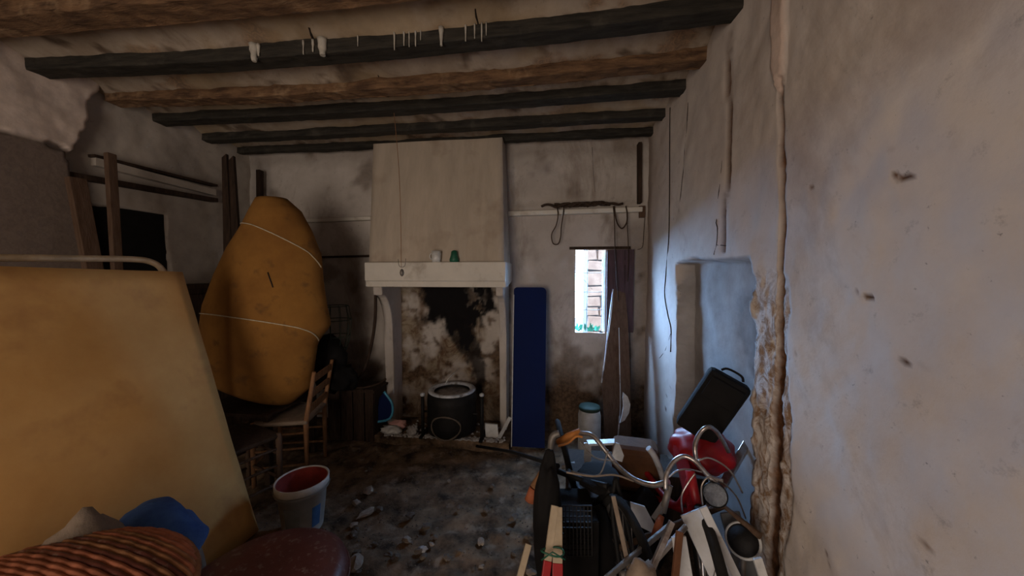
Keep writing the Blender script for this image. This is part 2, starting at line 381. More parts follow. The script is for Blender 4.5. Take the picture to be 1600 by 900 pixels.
# ------------------------------------------------------------------ back wall
WX0, WX1, WZ0, WZ1 = .205, .478, ony(920, 520, D).z, ony(920, 391, D).z
sootC = PB([(655,440), (770,440), (772,480), (748,500), (738,560), (724,550), (712,520), (700,530), (690,500), (668,500)])
sootS = PB([(700,520), (745,525), (757,590), (752,620), (740,575)])
panelR = PB([(800,230), (1000,222), (999,318), (800,322)])
firebox = PB([(600,440), (800,440), (800,700), (600,700)])
def fk(x, z):
    p = (x, z); n1 = fb(x*1.5, z*1.5, 40); k = fb(x*8, z*8, 15)*.02
    d = .014*n1 + .004*fb(x*9, z*9, 2); r = g = b = 0
    d += .02*ss(poly_sd(p, panelR)+k*.3, -.01, .02)
    if -1.7 < x < -.3 and z < 1.6:
        f = ss(poly_sd(p, firebox), -.02, .05)
        n = fb(x*2.6, z*2.6, 50); n3 = fb(x*5, z*5, 60)
        d += f*(.014*n3+.01*fb(x*16, z*16, 5)); r += f*ss(n+.1, -.25, .35); g += f*ss(n3, .02, .4)*.85
        g += f*ss(z, .9, .2)*.5
        s1 = ss(poly_sd(p, sootC)+k*2.2+fb(x*14, z*9, 70)*.05, -.05, .03); s2 = ss(poly_sd(p, sootS)+k+fb(x*20, z*9, 75)*.03, -.03, .01)
        sh = ss(n3+fb(x*22, z*22, 77)*.5, .15, .45)*ss(-abs(x+.75), -.14, -.02)*ss(z, .95, 1.1)*ss(z, 1.5, 1.35)
        b = f*min(1, max(s1*(1-.75*sh), s2*.85, .35*ss(z, 1.2, 1.45)))
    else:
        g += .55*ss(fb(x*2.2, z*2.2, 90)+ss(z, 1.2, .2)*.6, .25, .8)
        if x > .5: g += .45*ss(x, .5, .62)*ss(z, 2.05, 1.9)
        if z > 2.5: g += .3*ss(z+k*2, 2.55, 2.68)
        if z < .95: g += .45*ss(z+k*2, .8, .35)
    return V((x, D+d, z)), (r, g, b)
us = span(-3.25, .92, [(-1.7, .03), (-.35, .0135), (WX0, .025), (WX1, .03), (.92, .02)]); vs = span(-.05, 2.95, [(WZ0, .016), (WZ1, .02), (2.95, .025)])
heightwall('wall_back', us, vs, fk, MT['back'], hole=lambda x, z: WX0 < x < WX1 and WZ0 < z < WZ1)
WB = bpy.data.objects['wall_back']; WB['_loc'] = (0, 0, 0)
# masonry behind the plaster face, leaving the window embrasure (splayed to the left, as deep as the wall)
b = B()
b.prism([(WX0-.004, D+.03, -.05), (WX0-.24, D+.13, -.05), (-3.3, D+.15, -.05), (-3.3, D+.06, -.05), (WX0-.09, D+.06, -.05)], (0, 0, 3.0))
b.prism([(WX1+.004, D+.03, -.05), (WX1+.03, D+.07, -.05), (1.3, D+.07, -.05), (1.3, D+.15, -.05), (WX1+.03, D+.15, -.05)], (0, 0, 3.0))
b.box(((WX0+WX1)/2-.1, D+.11, (WZ0-.05)/2-.025), (.62, .09, WZ0+.05)); b.prism([(WX0-.26, D+.06, 3), (WX0-.26, D+.06, WZ1+.01), (WX0-.26, D+.14, WZ1+.14), (WX0-.26, D+.14, 3)], (.6, 0, 0))
struct('wall_back_masonry', b, MT['back'])
# ------------------------------------------------------------------ rear wall with open doorway, beyond the photographer
b = B(); b.box((-2.65, YB, 1.45), (1.3, .1, 3)); b.box((-.05-.0, YB, 1.45), (.9, .1, 3)); b.box((.68, YB, 1.45), (.7, .1, 3)); b.box((-1.25, YB, 2.6), (1.6, .1, .8))
struct('wall_rear', b, MT['right'])
b = B(); b.box((-1.25, YB-1.5, 1.45), (3, .1, 3.1)); b.box((-2.75, YB-.75, 1.45), (.1, 1.6, 3.1)); b.box((.25, YB-.75, 1.45), (.1, 1.6, 3.1)); b.box((-1.25, YB-.75, 3.0), (3.1, 1.6, .1)); b.box((-1.25, YB-.75, -.1), (3.1, 1.6, .1))
struct('sky_block', b, MT['right'])  # unseen closed box added behind the doorway to block blue sky
# ------------------------------------------------------------------ floor
def ff(x, y):
    n = fb(x*1.6, y*1.6, 80); n2 = fb(x*7, y*7, 81)
    e = ss(n2, .1, .5)
    return V((x, y, -.014+.024*n+.020*n2)), (0, 0, 0)
us = span(-3.3, 1.4, [(-2, .08), (.6, .022), (1.4, .06)]); vs = span(YB-.05, D+.1, [(1.3, .12), (D+.1, .022)])
heightwall('floor', us, vs, ff, MT['dirt'])
# ------------------------------------------------------------------ ceiling and beams
BY = [1.42, 1.78, 2.155, 2.475, 2.86, 3.19]
ALLB = [1.42-.36*i for i in range(10, 0, -1)]+BY
ZB = 2.705
def sag(x, y):
    K = [(.3, .02), (1.42, .03), (1.78, .05), (2.155, .045), (2.475, .02), (2.86, .008), (3.4, 0)]
    a = K[0][1]
    for (y0, a0), (y1, a1) in zip(K, K[1:]):
        if y0 <= y <= y1: a = a0+(a1-a0)*(y-y0)/(y1-y0)
    if y > 3.4: a = 0
    return a*max(0, math.sin(math.pi*max(0, min(1, (x+3.16)/4.0))))
def fc(x, y):
    # shallow vaults of plaster between the beams, with lumps and patches fallen off
    nb = min(abs(y-q) for q in ALLB); v = .05*ss(nb, .03, .17)
    n = fb(x*1.5, y*2.5, 100); k = fb(x*5, y*7, 110)
    z = ZB+.062+v+.014*n+.006*k-sag(x, y)
    g = .75*ss(k+ss(nb, .09, .04)*.25, .25, .65); r = .7*ss(fb(x*2.3, y*4, 120), .30, .5)
    b_ = ss(fb(x*1.2, y*1.5, 130)+.15*ss(y, 1.9, 1.5), .0, .4)*.7
    return V((x, y, z)), (r, g, b_)
us = span(-3.3, 1.15, [(1.15, .028)]); vs = span(YB-.05, D+.1, [(.8, .06), (D+.1, .016)])
heightwall('ceiling', us, vs, fc, MT['ceil'])
CE = bpy.data.objects['ceiling']; CE['_loc'] = (0, 0, 0)
b = B(); b.box((-1.15, .55, 2.98), (4.9, 6.0, .1)); b.box((1.35, .6, 1.4), (.1, 6.0, 3.2)); struct('ceiling_slab', b, MT['beam_dark'])
def beam(y, w, h, x0, x1, mat, lab, seed, rough=.004, zb=ZB):
    bm = bmesh.new(); rings = []; n = 90
    for i in range(n+1):
        x = x0+(x1-x0)*i/n; ring = []
        sg = -sag(x, y) + .006*noise.noise(V((x*1.2, seed, 0)))
        prof = [(-.5, 1), (-.5, .12), (-.495, .04), (-.46, 0), (0, -.0), (.46, 0), (.495, .04), (.5, .12), (.5, 1)]
        for j, (a, c) in enumerate(prof):
            q = V((x, y+a*w, zb+c*h+sg))
            e = rough*fb(x*5, j*1.7+seed, seed) + rough*.8*fb(x*18, j*2.3+seed, seed+5)
            q.y += e; q.z += e*1.4 if c < .9 else 0
            ring.append(bm.verts.new(q))
        rings.append(ring)
    for A, C in zip(rings, rings[1:]):
        for j in range(8): bm.faces.new((A[j], A[j+1], C[j+1], C[j])).smooth = j in (1, 2, 5, 6)
        bm.faces.new((A[8], A[0], C[0], C[8]))
    bm.faces.new(rings[0]); bm.faces.new(rings[-1][::-1])
    return part('beam', bm, mat, CE, lab)
beam(BY[0], .13, .10, -3.2, .95, MT['beam_brown'], 'nearest beam, bare brown and crumbling', 1, .007)
bd = beam(BY[1], .105, .10, -3.2, .95, MT['beam_dark'], 'dark painted beam with white lime drips', 2)
beam(BY[2], .10, .07, -3.12, .95, MT['beam_brown'], 'rotten brown beam with flaking plaster', 3, .008)
beam(BY[3], .105, .10, -3.2, .95, MT['beam_dark'], None, 4)
beam(BY[4], .09, .10, -3.2, .95, MT['beam_dark'], None, 5)
beam(BY[5], .07, .08, -3.2, .95, MT['beam_dark'], 'thin beam against the chimney wall', 6, .006, ZB+.005)
for q in ALLB[-9:-6]: beam(q, .11, .10, -3.2, .95, MT['beam_dark'], None, q)
# lime drips down the face of the second beam
yf = BY[1]-.055
for px, wd, t in [(398,14,1), (405,6,.7), (475,3,.8), (490,4,.7), (505,16,.95), (560,2,.6), (617,3,1), (632,3,.8), (640,2,.9), (650,3,.9), (658,2,.6), (690,7,1), (728,3,.9), (742,3,.8), (753,3,1), (760,2,.7)]:
    p = ony(px, 90, yf); a = wd*.7*yf/F
    bm = B(); pts = []
    zt = ZB+.07-sag(p.x, BY[1]); zb2 = zt-.09*t
    for i in range(6):
        u = i/5; pts.append((p.x, yf-.003+.001*math.sin(i), zt+(zb2-zt)*u))
    bm.tube(pts, [a*(1-.55*i/5)*random.uniform(.7, 1) for i in range(6)], 6)
    part('lime_drip', bm, MT['drip'], CE)
def crack(pts, parent, plane, r=.004, mat=None):
    bm = B(); q = []
    P = [plane(a, b_) for a, b_ in pts]; P = smooth_pts(P, 4)
    for i, p in enumerate(P):
        q.append(p + V((0, 0, 0)) + V((noise.noise(p*40), noise.noise(p*43+V((3, 0, 0))), noise.noise(p*41+V((0, 5, 0)))))*.004)
    bm.tube(q, [r*(.6+.5*abs(noise.noise(p*60))) for p in q], 5); part('crack', bm, mat or MT['crack'], parent)
def cl(a, b_):
    p = onz(a, b_, ZB+.09)
    return V((p.x, p.y, fc(p.x, p.y)[0].z+.001))
crack([(483,30), (492,48), (503,60), (512,74)], CE, cl, .009); crack([(742,3), (748,20), (757,38)], CE, cl, .006); crack([(590,102), (600,115), (608,132)], CE, cl, .006)
def rwp(a, b_, o=0):
    p = onx(a, b_, XR); q = fr(p.y, p.z)[0]; return V((q.x+.001-o, p.y, p.z))
crack([(1128,250), (1124,300), (1120,340), (1121,370), (1117,398)], WR, rwp, .0035); crack([(1120,383), (1135,384)], WR, rwp, .003)
crack([(1075,160), (1066,260), (1058,330), (1055,360)], WR, rwp, .0035)
crack([(1055,500), (1048,520), (1040,545), (1030,560)], WR, rwp, .003)
# ------------------------------------------------------------------ left wall rail, posts
def lwp(a, b_, o=0): p = onx(a, b_, XL+o); return p
b = B(); a0, a1 = lwp(150, 252, .05), lwp(338, 301, .05)
b.beam(a0-V((.03, 0, 0)), a1-V((.03, 0, 0)), .06, .055); part('ledge', b, MT['left'], WL, 'pale plaster ledge')
b = B(); a0, a1 = lwp(92, 270, .05), lwp(338, 313, .05)
b.beam(a0-V((.02, 0, .0)), a1-V((.02, 0, .0)), .08, .035); part('shadow_strip', b, MT['wood_dark'], WL)  # dark strip stands in for the ledge's lower shadow line
b = B(); a0, a1 = lwp(145, 243, .05), lwp(338, 290, .05)
b.beam(a0-V((.02, 0, .0)), a1-V((.02, 0, .0)), .07, .018); part('shadow_strip', b, MT['wood_dark'], WL)  # dark strip stands in for the shadow line along the ledge top
b = B(); b.box((XL-.035, 2.05, 1.57), (.02, .915, .835)); wn = struct('window_2', b, MT['black'], label='flat black panel in the left wall opening')  # black panel set flat in the opening
# props
def post(px0, py0, px1, py1, X, w, d, mat, label, top=None):
    A = onx(px0, py0, X); Bq = onx(px1, py1, X+.04); dirv = (Bq-A); foot = A+dirv*((A.z-.0)/(A.z-Bq.z))
    bm = B(); bm.beam(foot, A, w, d, V((1, 0, 0)))
    if top: bm.b.verts.ensure_lookup_table()
    return solo('wooden_post', bm, mat, label, 'post', bevel=.004)
post(118, 278, 140, 392, XL+.20, .085, .04, MT['wood'], 'thick brown wooden post leaning before the black opening, left one of two')
post(172, 240, 181, 392, XL+.22, .05, .035, MT['wood'], 'slender brown wooden post rising above the rail, right one of two')
def plank(pts, t, thick, mat, name, label, cat, foot=True):
    P = [W(a, b_, t) if not isinstance(t, (list, tuple)) else W(a, b_, t[i]) for i, (a, b_) in enumerate(pts)]
    n = (P[1]-P[0]).cross(P[2]-P[0]).normalized()
    if n.dot(FW) < 0: n = -n
    bm = B(); bm.prism(P, n*thick); return solo(name, bm, mat, label, cat, bevel=.002)
def zfoot(px, py, t):   # distance at which this pixel column hits the floor from given top
    return W(px, py, t)
plank([(346,246), (353,240), (372,560), (352,560)], 3.08, .03, MT['wood_dark'], 'wooden_plank', 'dark narrow plank standing by the wall corner, left of the pair', 'plank')
plank([(357,250), (364,243), (385,560), (368,560)], 3.05, .03, MT['wood_dark'], 'wooden_plank', 'brown narrow plank standing right of the darker one behind the rolled foam', 'plank')
# ------------------------------------------------------------------ back wall ledges, trims
def bw(a, b_, o): return ony(a, b_, D-o)
b = B(); b.beam(bw(793, 334, .045)+V((0, .022, 0)), bw(1004, 327, .045)+V((0, .022, 0)), .07, .045); part('ledge', b, MT['mantel'], WB, 'white ledge right of the chimney', bevel=.008)
b = B(); b.beam(bw(455, 346, .045)+V((0, .022, 0)), bw(580, 341, .045)+V((0, .022, 0)), .07, .035); part('ledge', b, MT['mantel'], WB, 'white ledge left of the chimney', bevel=.008)
b = B(); b.beam(bw(455, 403, .02), bw(580, 400, .02), .03, .02); part('shadow_strip', b, MT['wood_dark'], WB)  # dark strip stands in for the shadow line below the white ledge
b = B(); b.beam(bw(999, 224, .03), bw(999, 318, .03), .075, .03); part('wooden_upright', b, MT['wood_dark'], WB, bevel=.004)
b = B(); b.beam(bw(1003, 322, .03), bw(1003, 340, .03), .03, .05); part('wooden_upright', b, MT['wood'], WB)
crack([(925,230), (927,270), (930,300)], WB, lambda a, c: bw(a, c, -.012), .0015); crack([(905,430), (915,440), (925,452)], WB, lambda a, c: bw(a, c, .0), .002)
# chimney hood
yt, yb = 3.10, 2.90
T0, T1 = ony(583, 234, yt), ony(785, 227, yt); B0, B1 = ony(577, 413, yb), ony(788, 411, yb)
T0.z = T1.z = ZB+.01
hz = 1.5+ (428-411)/F*yb
ch = thing('chimney_hood', 'tall pale plastered chimney hood with white mantel over the sooty hearth', 'chimney', V((-1, 3.1, 0)))
b = B(); bm = b.b; nx, nzr = 26, 26; grid = []
for i in range(nx+1):
    row = []
    for j in range(nzr+1):
        u, v = i/nx, j/nzr
        lo = V((B0.x+(B1.x-B0.x)*u, yb, hz)); hi = V((T0.x+(T1.x-T0.x)*u, yt, T0.z)); q = lo.lerp(hi, v)
        q.y += .010*fb(q.x*2, q.z*2, 7)+.003*fb(q.x*9, q.z*9, 3); row.append(bm.verts.new(q))
    grid.append(row)
for i in range(nx):
    for j in range(nzr): bm.faces.new((grid[i][j], grid[i+1][j], grid[i+1][j+1], grid[i][j+1])).smooth = True
for col in (0, nx):
    back = [bm.verts.new((v.co.x, D+.01, v.co.z)) for v in grid[col]]
    for j in range(nzr): bm.faces.new((grid[col][j], grid[col][j+1], back[j+1], back[j]))
part('hood', b, MT['hood'], ch)
ML, MR = ony(569, 413, yb-.05), ony(790, 411, yb-.05)
b = B(); prof = [(yb-.05, hz+.01), (yb-.05, hz-.15), (yb-.035, hz-.155), (yb-.035, hz-.205), (yb+.10, hz-.205), (D, hz-.16), (D, hz+.01)]
b.prism([(ML.x, a, c) for a, c in prof], (MR.x-ML.x, 0, 0)); part('mantel', b, MT['mantel'], ch, 'white painted mantel', bevel=.008)
for x0, x1, nm in ((-1.60, -1.515, 'left'), (-.49, -.425, 'right')):
    b = B(); pr = [(D+.01, 0), (3.12, 0), (3.11, .55), (3.10, .95)]
    for i in range(9):
        a = i/8*math.pi/2; pr.append((3.10-.19*(1-math.cos(a)), .95+.36*math.sin(a)))
    pr += [(2.905, hz-.2), (D+.01, hz-.2)]
    b.prism([(x0, a, c) for a, c in pr], (x1-x0, 0, 0)); part('cheek', b, MT['back'] if nm == 'left' else MT['back'], ch, bevel=.012)
b = B(); bm = b.b; h0, h1 = onz(588, 703, .05), onz(800, 703, .05)
yh = 2.86
g = []
for i in range(41):
    row = []
    for j in range(16):
        x = -1.62+(1.25)*i/40; y = yh+(D-yh)*j/15 + (.014*fb(x*8, 3) if j == 0 else 0)
        row.append(bm.verts.new((x, y, .055+.008*fb(x*9, y*9, 3))))
    g.append(row)
for i in range(40):
    for j in range(15): bm.faces.new((g[i][j], g[i+1][j], g[i+1][j+1], g[i][j+1])).smooth = True
fr_ = [bm.verts.new((v[0].co.x, v[0].co.y, -.04)) for v in g]
for i in range(40): bm.faces.new((g[i][0], fr_[i], fr_[i+1], g[i+1][0]))
part('hearth', b, MT['dirt'], ch, 'low dark hearth')
# window: bars, shutter, stone house outside
wi = thing('window_1', 'x', 'x', V(((WX0+WX1)/2, D+.2, WZ0)))
for k in ('label', 'category'): del wi[k]
wi['kind'] = 'structure'; wi['label'] = 'small barred window'
yw = D+.10
for px in (917, 941):
    p = ony(px, 450, yw); b = B(); b.tube([(p.x, yw, WZ0), (p.x, yw, WZ1)], .0045, 6); part('vertical_bar', b, MT['steel'], wi)
for py in (426, 456, 484):
    p = ony(925, py, yw); b = B(); b.tube([(WX0-.08, yw, p.z), (WX1+.02, yw, p.z)], .0035, 6); part('horizontal_bar', b, MT['steel'], wi)
b = B(); b.box((WX1+.006, D+.11, (WZ0+WZ1)/2), (.025, .03, WZ1-WZ0)); part('window_frame', b, MT['white_edge'], wi)
st = thing('window_shutter', 'dark purplish brown shutter folded open right of the barred window', 'shutter', V((WX1+.02, D-.02, WZ0)))
A, C = V((WX1+.008, D-.025, 0)), V((ony(990, 450, D-.05).x, D-.045, 0)); dd = (C-A)
for i in range(3):
    p0 = A+dd*(i/3+.004); p1 = A+dd*((i+1)/3-.004); n = V((-dd.y, dd.x, 0)).normalized()*.02
    b = B(); b.prism([(p0.x, p0.y, WZ0+.02), (p1.x, p1.y, WZ0+.02), (p1.x, p1.y, WZ1), (p0.x, p0.y, WZ1)], -n); part('board', b, MT['shutter'], st, bevel=.002)
for zz in (WZ0+.12, WZ1-.12):
    b = B(); p0, p1 = A+dd*.05, A+dd*.95; b.beam((p0.x, p0.y-.012, zz), (p1.x, p1.y-.012, zz), .018, .05); part('batten', b, MT['shutter'], st)
b = B(); b.beam((WX0-.06, D+.0, WZ1+.02), (.70, D+.0, WZ1+.02), .03, .025); part('lintel', b, MT['wood_dark'], wi)
# outside
b = B(); b.box((0, 8.5, -.25), (30, 9.4, .2)); b.b.normal_update(); struct('ground_outside', b, MT['ground_out'])
ho = thing('stone_house', 'sunlit sandstone house seen through the window bars', 'building', V((2.2, 6.6, -.1)))
x0h = ony(919, 450, 6.5).x
b = B(); b.box((x0h+1.8, 7.1, 1.5), (3.6, 1.0, 3.3)); part('wall', b, MT['mortar'], ho)
z = .0; rowi = 0
stone_me = None
while z < 2.9:
    hgt = random.uniform(.16, .30); x = x0h-.02+(0 if rowi % 2 else -.0); 
    while x < x0h+1.3:
        wd = random.uniform(.18, .42); bm = B()
        bm.box((x+wd/2, 6.585, z+hgt/2), (wd-.025, .06, hgt-.022), Matrix.Rotation(random.uniform(-.08, .08), 3, 'Y'), .93)
        part('stone', bm, MT['sandstone'], ho, bevel=.012); x += wd
    z += hgt; rowi += 1
b = B(); R0 = random.Random(3)
for i in range(26):
    p = V((WX0+.02+R0.random()*.2, D+.04+R0.random()*.08, WZ0+.0)); q = p+V((R0.uniform(-.03, .03), R0.uniform(-.02, .02), R0.uniform(.03, .09)))
    s_ = V((.012, 0, .004)); b.b.faces.new([b.b.verts.new(v) for v in (p, (p+q)/2+s_, q, (p+q)/2-s_)])
solo('window_plant', b, MT['leaf'], 'green weedy plant growing on the outer window sill', 'plant')
# ------------------------------------------------------------------ things on and around the chimney
def cup(name, px, py, mat, label, prof, cat):
    p = ony(px, py, yb-.02); p.z = hz+.010
    b = B(); b.lathe(prof, p, 20); return solo(name, b, mat, label, cat)
mug = thing('mug', 'white mug standing on the mantel left of the green cup', 'mug', V((ony(682, 411, yb-.02).x, yb-.02, hz+.01)))
ml = V(mug['_loc']); b = B(); b.lathe([(0, 0), (.036, 0), (.04, .03), (.042, .095), (.038, .095), (.035, .01), (0, .01)], ml, 22); part('body', b, MT['white'], mug)
b = B(); b.tube([ml+V((-.038-.022*math.sin(a), 0, .05+.025*math.cos(a))) for a in [i/8*math.pi for i in range(9)]], .004, 6); part('handle', b, MT['white'], mug)
cup('green_cup', 710, 411, MT['green'], 'dark green upturned cup on the mantel right of the white mug', [(0, 0), (.040, 0), (.042, .02), (.030, .06), (.026, .09), (.01, .1), (0, .1)], 'cup')
cd = thing('hanging_cord', 'thin brown cord with a small hook hanging from the beam before the hood', 'cord', W(624, 200, 2.65))
b = B(); b.tube(smooth_pts([V((W(621, 190, 2.6).x, 2.47, ZB-.01)), W(623, 260, 2.62), W(626, 340, 2.62), W(627, 418, 2.62)], 5), .0022, 5); part('cord', b, MT['wood_chair'], cd)
b = B(); b.tube(smooth_pts([W(622, 405, 2.62), W(624, 416, 2.62), W(632, 416, 2.62), W(634, 404, 2.62)], 4), .0025, 5); b.lathe([(0, -.03), (.012, -.02), (.016, 0), (.012, .02), (0, .03)], W(628, 426, 2.62), 12); part('hook', b, MT['steel'], cd)
# rope heap and loops on ledge
rp = thing('rope_heap', 'heap of dark rope lying along the white ledge above the window', 'rope', bw(910, 322, .05))
b = B(); R1 = random.Random(5)
for s_ in range(9):
    pts = []; ph = R1.random()*6; c0 = 846+s_*10; L = R1.uniform(40, 70)
    for i in range(14):
        u = i/13; px = c0+L*u; p = bw(px, 326-.045*(px-900), .04+.02*math.sin(u*9+ph)); p.z += .016+.034*abs(math.sin(u*7+ph))*(1 if px < 950 else .5); pts.append(p)
    b.tube(smooth_pts(pts, 2), .011, 6)
part('coil', b, MT['rope'], rp)
def rope_loop(px, label, r=.005):
    b = B(); b.tube(smooth_pts([bw(a, c, o) for a, c, o in px], 6), r, 6); solo('hanging_rope', b, MT['rope'], label, 'rope')
rope_loop([(870,322,.06), (872,336,.09), (869,352,.09), (862,366,.09), (864,380,.09), (872,381,.09), (876,370,.09), (877,355,.09), (880,335,.09), (881,322,.06)], 'dark rope loop hanging below the ledge, nearest the chimney')
rope_loop([(960,322,.06), (961,335,.09), (965,350,.09), (972,357,.09), (979,348,.09), (980,335,.09), (978,322,.06)], 'short dark rope loop hanging at the right end of the ledge', .006)
rope_loop([(958,322,.06), (960,345,.09), (961,390,.10), (964,440,.10), (966,470,.10)], 'long dark strap hanging down past the shutter', .004)
rope_loop([(979,324,.06), (980,350,.09), (982,396,.09), (981,440,.09)], 'thin cord hanging beside the long strap at the ledge end', .0035)
rope_loop([(1008,332,.02), (1006,360,.02), (1004,385,.02), (996,390,.02)], 'short wire dangling in the far right corner', .0025)
rope_loop([(983,470,.03), (984,520,.03), (985,560,.03), (985,600,.03)], 'dark cord hanging below the shutter near the corner', .003)
def cable(pts, label, r=.0035):
    b = B(); b.tube(smooth_pts([rwp(a, c, r+.001) for a, c in pts], 6), r, 6); return solo('electric_cable', b, MT['crack'], label, 'cable')
cable([(1048,168), (1047,230), (1046,300), (1046,370), (1041,430), (1039,460), (1044,490), (1049,515), (1048,550)], 'thin dark cable running down the right wall beside the alcove')
# blue board
bx0, bx1 = ony(798, 455, 3.2), ony(851, 455, 3.2); fz, tz = 0.0, ony(820, 449, 3.16).z
yb0, yb1 = 2.93, 3.16
xl = ony(800, 690, yb0).x; xr = ony(851, 690, yb0).x
n = V((0, -(tz-fz), (yb1-yb0))).normalized()
pts = [V((xl, yb0, fz)), V((xr, yb0, fz))]
top = V((xr+.005, yb1, tz)); 
dn = V((0, yb0-yb1, fz-tz)).normalized()
for i in range(5):
    a = i/4*math.pi/2; pts.append(top + V((-.04*(1-math.cos(a)), 0, 0)) + dn*(.04*(1-math.sin(a))))
tl = V((xl-.01, yb1, tz))
for i in range(5):
    a = i/4*math.pi/2; pts.append(tl + V((.03*(1-math.sin(a)), 0, 0)) + dn*(.03*(1-math.cos(a))))
bl = thing('blue_board', 'tall dark blue board leaning beside the hearth', 'board', V((xl, yb0, 0)))
b = B(); b.prism(pts, -n*.03); part('board', b, MT['blue_board'], bl)
b = B(); b.beam(pts[0]+n*.002+V((-.003, 0, .0)), V((xl-.008, yb0+(yb1-yb0)*.95, fz+(tz-fz)*.95)), .006, .034); part('edge_strip', b, MT['white_edge'], bl)
# brazier on hearth
bp = V((ony(706, 690, 3.0).x, 3.02, .06))
br = thing('brazier', 'black iron brazier with a pale chipped enamel rim standing on the hearth', 'brazier', bp)
b = B(); b.lathe([(0, .0), (.17, .0), (.215, .03), (.225, .12), (.22, .22), (.225, .30), (.215, .375), (.19, .385), (.18, .37), (.17, .28), (.10, .24), (0, .235)], bp, 32); part('pot', b, MT['iron'], br)
b = B(); prof = [(.16, .385), (.175, .400), (.205, .400), (.215, .388), (.205, .378), (.175, .375), (.16, .385)]; b.lathe(prof, bp, 36); part('rim', b, MT['enamel'], br, 'pale chipped enamel rim')
b = B(); b.lathe([(0, .34), (.17, .345), (.165, .36), (0, .355)], bp, 30); part('ash_bed', b, MT['ash'], br)
b = B(); b.tube([bp+V((.13*math.cos(a), -math.sqrt(.228**2-(.13*math.cos(a))**2), .125+.10*math.sin(a))) for a in [math.radians(q) for q in range(0, 360, 15)]], [.004+.005*abs(math.sin(q*2.3)) for q in range(24)], 6, closed=True); part('stoke_ring', b, MT['rubble'], br, 'grey ashy ring round the fire mouth')
for px, hh in ((661, .36), (753, .38)):
    p = ony(px, 690, 2.90); p.z = .06; b = B(); b.tube([p, p+V((0, 0, hh))], .016, 8); b.beam(p+V((0, -.06, .008)), p+V((0, .16, .008)), .03, .016); part('leg', b, MT['iron'], br)
    b = B(); b.lathe([(0, -.018), (.018, -.01), (.022, 0), (.018, .012), (0, .02)], p+V((0, 0, hh+.012)), 12); part('knob', b, MT['enamel'], br, 'pale knob')
b = B(); b.beam(bp+V((-.25, -.06, .2)), bp+V((.25, -.06, .2)), .014, .014); part('crossbar', b, MT['iron'], br)
b = B(); b.tube([W(696, 600, 3.05)+V((0, .0, 0)), W(700, 592, 3.05)], [.006, .004], 6)  # white peg in place of a small fleck of light
b.tube([W(700, 592, 3.05), V((W(700, 592, 3.05).x, D+.01, W(700, 592, 3.05).z))], .002, 5)
solo('light_fleck', b, MT['white'], 'tiny white peg painting a fleck of light on the fireback above the brazier', 'hook')
# paper and ash on hearth
def crumple(px, py, Y, r, mat, name, label, cat, z0=.06, seed=0, amp=.3, flat=None):
    p = ony(px, py, Y); b = B(); b.blob((p.x, Y, z0+r[2]*.75), r, amp, 2.5, 3, seed=seed, flat=-r[2]*.72); return solo(name, b, mat, label, cat)
crumple(622, 664, 3.02, (.085, .05, .045), MT['pink'], 'plastic_bag', 'pinkish white crumpled bag at the left end of the hearth', 'bag', seed=1)
crumple(612, 687, 2.92, (.09, .05, .035), MT['white'], 'crumpled_paper', 'white crumpled paper lying before the pinkish bag on the hearth', 'paper', seed=2, amp=.5)
crumple(645, 685, 2.92, (.045, .04, .05), MT['ash'], 'plaster_lump', 'grey plaster lump leaning by the left leg of the brazier', 'plaster', seed=3)
b = B(); q = [ony(a, c, 2.95) for a, c in ((757,662), (777,664), (780,692), (760,691))]; b.prism(q, (0, .02, 0)); solo('white_card', b, MT['white'], 'upright white card between brazier and blue board', 'card')
b = B(); b.beam(ony(778, 688, 2.93), ony(797, 652, 3.0), .012, .03); solo('white_lath', b, MT['white'], 'pale lath leaning on the blue board beside the white card', 'lath')
b = B(); R2 = random.Random(9)
for i in range(520):
    x = R2.uniform(-1.5, -.42); y = R2.uniform(2.865, 2.92) if R2.random() < .75 else R2.uniform(2.87, 3.2); s_ = R2.uniform(.004, .018)
    b.box((x, y, .06+s_*.3), (s_*1.6, s_*1.3, s_*.7), Matrix.Rotation(R2.random()*3, 3, 'Z'), .7)
solo('ash_crumbs', b, MT['ash'], 'white ash and plaster crumbs strewn along the hearth edge', 'ash', kind='stuff')
# dustpan (blue frame) left of hearth
dp = [ony(a, c, 2.93) for a, c in ((583,660), (609,654), (613,632), (600,612))]
b = B(); b.tube(smooth_pts(dp[:1]+dp[1:], 4), .011, 8); t_ = thing('dustpan', 'bright blue plastic dustpan standing left of the hearth', 'dustpan', V((dp[0].x, 2.93, .0)))
part('rim', b, MT['cyan'], t_)
b = B(); b.prism([dp[0], dp[1], dp[2], dp[3], ony(590, 625, 2.96)], (0, .012, 0)); part('pan', b, MT['blue_board'], t_)
b = B(); b.beam(V((dp[0].x+.02, 2.94, -.01)), dp[0]+V((.02, .01, .01)), .02, .02); part('handle', b, MT['cyan'], t_)
